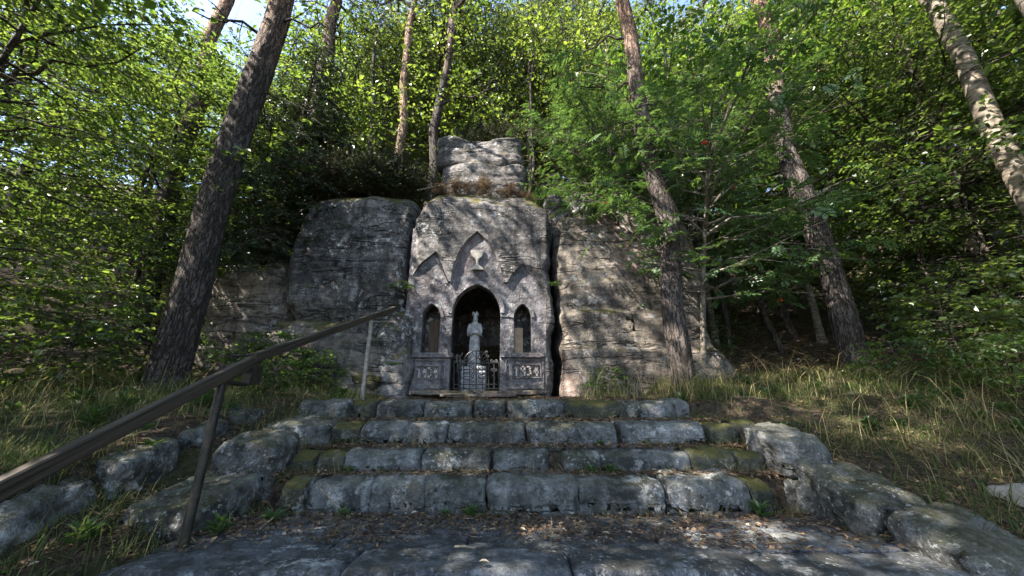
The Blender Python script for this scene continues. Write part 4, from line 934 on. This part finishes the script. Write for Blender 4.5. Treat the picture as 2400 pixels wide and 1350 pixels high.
# ------------------------------------------------------------------ grass, plants, litter
rs = np.random.RandomState(9)
def blades(name, x, y, h, w, lean, dry, mat='grass', zoff=-.02, azim=None):
    n = len(x); z = gzn(x, y) + zoff; az = rs.uniform(0, 2 * math.pi, n) if azim is None else azim
    d = np.stack([np.cos(az), np.sin(az), az * 0], 1); sd = np.stack([-np.sin(az), np.cos(az), az * 0], 1)
    b = np.stack([x, y, z], 1); V = []
    for s, ww in ((0, 1), (.4, .9), (.75, .6)):
        c = b + d * (h * lean * s * s)[:, None]; c[:, 2] += h * s * (1 - .35 * lean * s)
        V += [c - sd * (w * ww)[:, None], c + sd * (w * ww)[:, None]]
    c = b + d * (h * lean)[:, None]; c[:, 2] += h * (1 - .45 * lean); V.append(c)
    V = np.stack(V, 1).reshape(-1, 3); k = np.arange(n)[:, None] * 7
    mb = MB(); mb.add(V, np.concatenate([k + [0, 1, 3, 2], k + [2, 3, 5, 4]]), np.repeat(dry, 7)); mb.add(V, k + [4, 5, 6], np.repeat(dry, 7))
    return mb.mesh(name, M[mat])
def scatter(n, x0, x1, y0, y1, th=-.1, fr=1.1):
    x = rs.uniform(x0, x1, n); y = rs.uniform(y0, y1, n); k = perlin(np.stack([x * fr, y * fr, x * 0 + 3], 1)) + rs.normal(0, .12, n) > th
    return x[k], y[k]
def cat(*a): return np.concatenate([p[0] for p in a]), np.concatenate([p[1] for p in a])
x, y = cat(scatter(22000, -7.5, -2.75, 2.6, 6.2, -.15), scatter(2500, -2.8, -2.0, 2.2, 6.0, 0.), scatter(4000, -4.5, -2.7, 1.0, 2.7), scatter(2600, -3.0, -1.75, 1.2, 2.9, -.05), scatter(1500, -2.3, -1.7, 2.9, 4.5, -.1))
n = len(x); obj('grass', blades('grass', x, y, rs.gamma(3, .042, n), rs.uniform(.0015, .0035, n), rs.uniform(.2, 1.2, n), np.clip(rs.normal(.4, .25, n), 0, 1)), label='rough mixed grass on the bank beyond the handrail', category='grass', kind='stuff')
x, y = cat(scatter(26000, 2.2, 8.5, 3.4, 6.4, -.2), scatter(6000, 2.3, 5.5, 1.6, 3.5, .02), scatter(1800, 1.0, 2.6, 4.5, 6.1, 0))
n = len(x); obj('grass', blades('grass', x, y, rs.gamma(3, .046, n), rs.uniform(.0015, .0035, n), rs.uniform(.3, 1.4, n), np.clip(rs.normal(.36, .25, n), 0, 1)), label='rough grass on the bank below the stout leaning pine', category='grass', kind='stuff')
x, y = cat((rs.uniform(2.6, 8, 380), rs.uniform(3.3, 5.6, 380)), (rs.uniform(-6, -2.8, 110), rs.uniform(2.8, 5.2, 110)), (rs.normal(3.7, .35, 70), rs.normal(2.75, .2, 70)), (rs.uniform(.9, 2.5, 120), rs.uniform(4.35, 5.6, 120)))
n = len(x); obj('tall_dry_grass', blades('tall_dry_grass', x, y, rs.uniform(.35, .85, n), rs.uniform(.0015, .003, n), rs.uniform(.5, 1.5, n), rs.uniform(.7, 1, n)), label='long arching dry grass stems over the bank and terrace', category='grass', kind='stuff')
# grass in the joints of the stairs
xx, yy = [], []
for r_ in range(4):
    m = 520; cl = np.r_[rs.uniform(-1.9, 2.1, 14), -1.85, -1.75, 1.95, 2.0, 1.8]; c = cl[rs.randint(0, 19, m)]; xx.append(c + rs.normal(0, .07, m)); yy.append(STEP_Y[r_] - np.abs(rs.normal(.02, .025, m)))
x = np.concatenate(xx); y = np.concatenate(yy); n = len(x)
obj('joint_grass', blades('joint_grass', x, y, rs.uniform(.04, .16, n), rs.uniform(.001, .0025, n), rs.uniform(.4, 1.5, n), np.clip(rs.normal(.6, .3, n), 0, 1), zoff=.02), label='thin grass sprouting along the joints of the steps', category='grass', kind='stuff')
# leaf litter: small dead leaves and needles
def litter(name, x, y, label, sizes=(.012, .045), zoff=.012, zadd=None):
    n = len(x); z = gzn(x, y) + zoff if zadd is None else zadd
    P = np.stack([x, y, z], 1); D = rs.normal(0, 1, (n, 3)) * [1, 1, .25]; Nn = np.array([0, 0, 1]) + rs.normal(0, .4, (n, 3)); mb = MB()
    L = rs.uniform(*sizes, n); thin = rs.rand(n) < .55
    leaves(mb, P, D, Nn, np.where(thin, L * 1.8, L), np.where(thin, .0012, L * .3), np.clip(rs.beta(2, 2.6, n) , 0, 1))
    return obj(name, mb.mesh(name, M['litter']), label=label, category='leaf litter', kind='stuff')
x = rs.uniform(-2.0, 2.2, 11000); y = rs.uniform(2.0, 2.9, 11000); k = perlin(np.stack([x * 1.6, y * 2.4, x * 0 + 8], 1)) + (y - 2.5) * .9 + rs.normal(0, .17, 11000) > -.06
litter('leaf_litter', x[k], y[k], 'dead needles and leaves strewn over the landing', zoff=.052)
xs_, ys_, zs_ = [], [], []
for r_ in range(3):
    m = 2600; xs_.append(rs.uniform(-1.9, 2.1, m)); ys_.append(rs.uniform(STEP_Y[r_] + .12, STEP_Y[r_ + 1], m)); zs_.append(np.full(m, STEP_Z[r_] + .012) + rs.uniform(-.004, .012, m))
litter('leaf_litter', np.concatenate(xs_), np.concatenate(ys_), 'dead needles and leaves lying on the step treads', zadd=np.concatenate(zs_))
x, y = cat(scatter(9000, -3.0, -1.7, 1.2, 4.6, -.4), scatter(15000, 2.0, 5.5, 1.3, 4.3, -.4), scatter(5000, -2, 2.6, 4.4, 6.2, -.3))
litter('leaf_litter', x, y, 'dead leaves and needles scattered on the soil beside the stairs')
x, y = scatter(9000, 3.6, 9, 5.8, 12, -.3); litter('leaf_litter', x, y, 'brown leaf litter covering the shaded slope', (.04, .1), .02)

def fern(seed, nf, L):
    r = np.random.RandomState(seed); mb = MB()
    for f_ in range(nf):
        az = f_ * 2.4 + r.uniform(-.4, .4); out = np.array([math.cos(az), math.sin(az), 0]); s = np.linspace(0, 1, 14); ln = L * r.uniform(.7, 1.1)
        pts = out * (s * ln)[:, None] * .8 + np.array([0, 0, 1]) * (ln * (.75 * s - .62 * s * s))[:, None]
        mb.tube(pts, np.linspace(.004, .001, 14), 3, .3, False)
        lat = np.array([-out[1], out[0], 0.]); k = np.arange(2, 14)
        for sg in (1, -1): leaves(mb, pts[k], lat * sg + out * .35 + r.normal(0, .08, (12, 3)), np.tile([0, 0, 1.], (12, 1)) + out * .3, ln * .3 * np.sin(math.pi * (.12 + .85 * s[k])) + .01, ln * .028, np.clip(r.normal(.6, .15, 12), 0, 1))
    return mb.mesh('fronds', M['leaf_weed'])
def weed(seed, n, L, W):
    r = np.random.RandomState(seed); mb = MB(); az = np.arange(n) * 2.4 + r.uniform(-.4, .4, n); el = r.uniform(.2, 1.1, n)
    D = np.stack([np.cos(az) * np.cos(el), np.sin(az) * np.cos(el), np.sin(el)], 1); P = np.stack([D[:, 0] * .1 * L, D[:, 1] * .1 * L, r.uniform(0, .7, n) * L], 1)
    mb.tube([(0, 0, -.02), (0, 0, .4 * L), (.01, 0, .8 * L)], [.004, .003, .001], 4, .4)
    leaves(mb, P, D, np.cross(np.cross(D, [0, 0, 1.]), D), L * r.uniform(.6, 1.1, n), W * r.uniform(.7, 1.1, n), np.clip(r.normal(.55, .2, n), 0, 1), 'hex')
    return mb.mesh('leaves', M['leaf_weed'])
FERN = [fern(1, 7, .42), fern(2, 6, .38)]; WEED = [weed(s, 26, .075, .015) for s in (1, 2, 3)]
def small(name, me, loc, rz, sc, label, cat_='plant', group=None):
    k = dict(label=label, category=cat_)
    if group: k['group'] = group
    o = obj(name, me, None, loc, **k); o.rotation_euler.z = rz; o.scale = (sc,) * 3; return o
p = at(935, 678, 6.38); small('fern', FERN[0], p, .4, .95, 'bright fern growing in the rock crack left of the gables', 'fern')
p = at(1303, 670, 6.40); small('fern', FERN[1], p, 1.4, .6, 'small fern growing in the dark crack beside the layered rock', 'fern')
p = at(918, 858, 6.0); small('fern', FERN[1], p, 2.4, .7, 'fern at the foot of the shrine rock', 'fern')
WL = [(2.86, -.28, 1.0, 'green weed at the foot of the lowest step, beside the fallen twigs'), (2.86, -.46, .6, 'small weed at the foot of the lowest step near the widest block'), (3.15, .62, .9, 'weed rooted before the crumbled pale block'), (3.15, .79, 1.0, 'larger weed rooted before the crumbled pale block'), (3.15, -1.28, .8, 'weed on the second step below the mossy end block'), (3.15, -1.0, .5, 'tiny weed on the lowest tread near the handrail side'), (3.48, .78, .8, 'weed in the joint of the third step'), (2.84, 1.7, 1.2, 'weed tuft at the mossy end of the lowest step'), (2.82, -1.15, .8, 'flat leaved weed on the landing below the lowest step'), (2.7, -1.55, 1.1, 'weed on the landing beside the handrail post'), (2.5, -1.75, 1.2, 'clump of weeds around the handrail post foot')]
for k, (y, x, sc, lab) in enumerate(WL):
    zt = [z for sy, z in zip(STEP_Y, STEP_Z) if sy + .05 < y]; small('weed', WEED[k % 3], (x, y, (zt[-1] if zt else 0.0) - .01), k, sc, lab)
for k, (x, y, sc, lab) in enumerate(((4.1, 3.9, 1.9, 'broad leaved seedling on the bank among long grass'), (2.6, 3.7, 1.0, 'small weed above the top cheek boulder'), (-2.35, 2.3, 1.4, 'weed on the slope below the retaining wall'), (-2.5, 2.0, 1.6, 'larger weed at the bottom of the retaining wall'), (-3.2, 4.0, 2.0, 'broad leaved plant on the grass bank by the retaining wall'), (-2.4, 5.3, 2.2, 'leafy plant between the second post and the dark rock slope'), (3.4, 5.4, 1.6, 'yellow green plant near the straight pine'), (2.05, 4.6, 1.5, 'plant at the end of the top step'), (-2.15, 1.75, 1.5, 'weed by the lower landing corner next to the retaining wall'), (-2.75, 3.0, 1.2, 'weed hanging over the middle of the retaining wall'), (-3.6, 3.3, 1.8, 'leafy weed in the grass behind the retaining wall'), (-4.4, 3.9, 2.0, 'tall leafy weed in the middle of the grass bank'), (4.6, 3.5, 1.8, 'weed on the bare lower slope of the bank'), (3.1, 4.6, 1.6, 'weed among grass between stairs and straight pine'))):
    small('weed', WEED[k % 3], (x, y, float(gzn([x], [y])[0]) - .01), k, sc, lab)
GW = 'weeds in the grass of the banks'
for k in range(46):
    x = rs.uniform(-5.6, -2.9) if k % 2 else rs.uniform(2.6, 6.2); y = rs.uniform(3.0, 5.4) if k % 2 else rs.uniform(3.4, 5.6)
    small('weed', WEED[k % 3], (x, y, float(gzn([x], [y])[0]) - .01), k * 1.3, rs.uniform(.6, 1.5), 'small leafy weed growing in the rough bank grass', group=GW).rotation_euler = (rs.normal(0, .35), rs.normal(0, .35), k * 1.3)
# single fallen leaves and sticks seen on the landing
for k, (u, v) in enumerate(((1122, 1316), (1480, 1250), (1765, 1245), (1410, 1248), (1995, 1185), (980, 1200), (1215, 1238), (1340, 1205))):
    a, s = ray(u, v); y = (0.03 - CAM_Z) / s; mb = MB(); leaves(mb, np.zeros((1, 3)), np.array([[math.cos(k * 2.), math.sin(k * 2.), .1]]), np.array([[.2, .1, 1.]]), .05, .017, .97, 'hex')
    small('fallen_leaf', mb.mesh('fallen_leaf', M['litter']), (a * y, y, .03), 0, 1, 'single pale dry leaf lying on the stone landing', 'leaf', 'pale dry leaves on the landing')
for k, (u0, v0, u1, v1, lab) in enumerate(((1065, 1283, 1115, 1287, 'short pale stick lying on the landing'), (740, 1138, 800, 1200, 'bent thin twig leaning on the lowest step'), (610, 1240, 680, 1190, 'thin dry stalk on the landing near the handrail post'))):
    pts = []
    for (u, v) in ((u0, v0), ((u0 + u1) / 2, (v0 + v1) / 2 - 3), (u1, v1)):
        a, s = ray(u, v); y = min((0.03 - CAM_Z) / s, 2.86); pts.append((a * y, y, CAM_Z + s * y + .004))
    pts = np.array(pts); mb = MB(); mb.tube(pts - pts[0], [.005, .006, .003], 6); obj('twig', mb.mesh('twig', M['twig']), None, tuple(pts[0]), label=lab, category='twig')
p0 = np.array(at(978, 446, 6.75)); p1 = np.array(at(1040, 434, 6.8)); mb = MB(); mb.tube([(0, 0, 0), (p1 - p0) / 2, p1 - p0], .018, 7); obj('branch', mb.mesh('branch', M['twig']), None, tuple(p0), label='pale fallen branch lying beside the banded rock layers', category='branch')
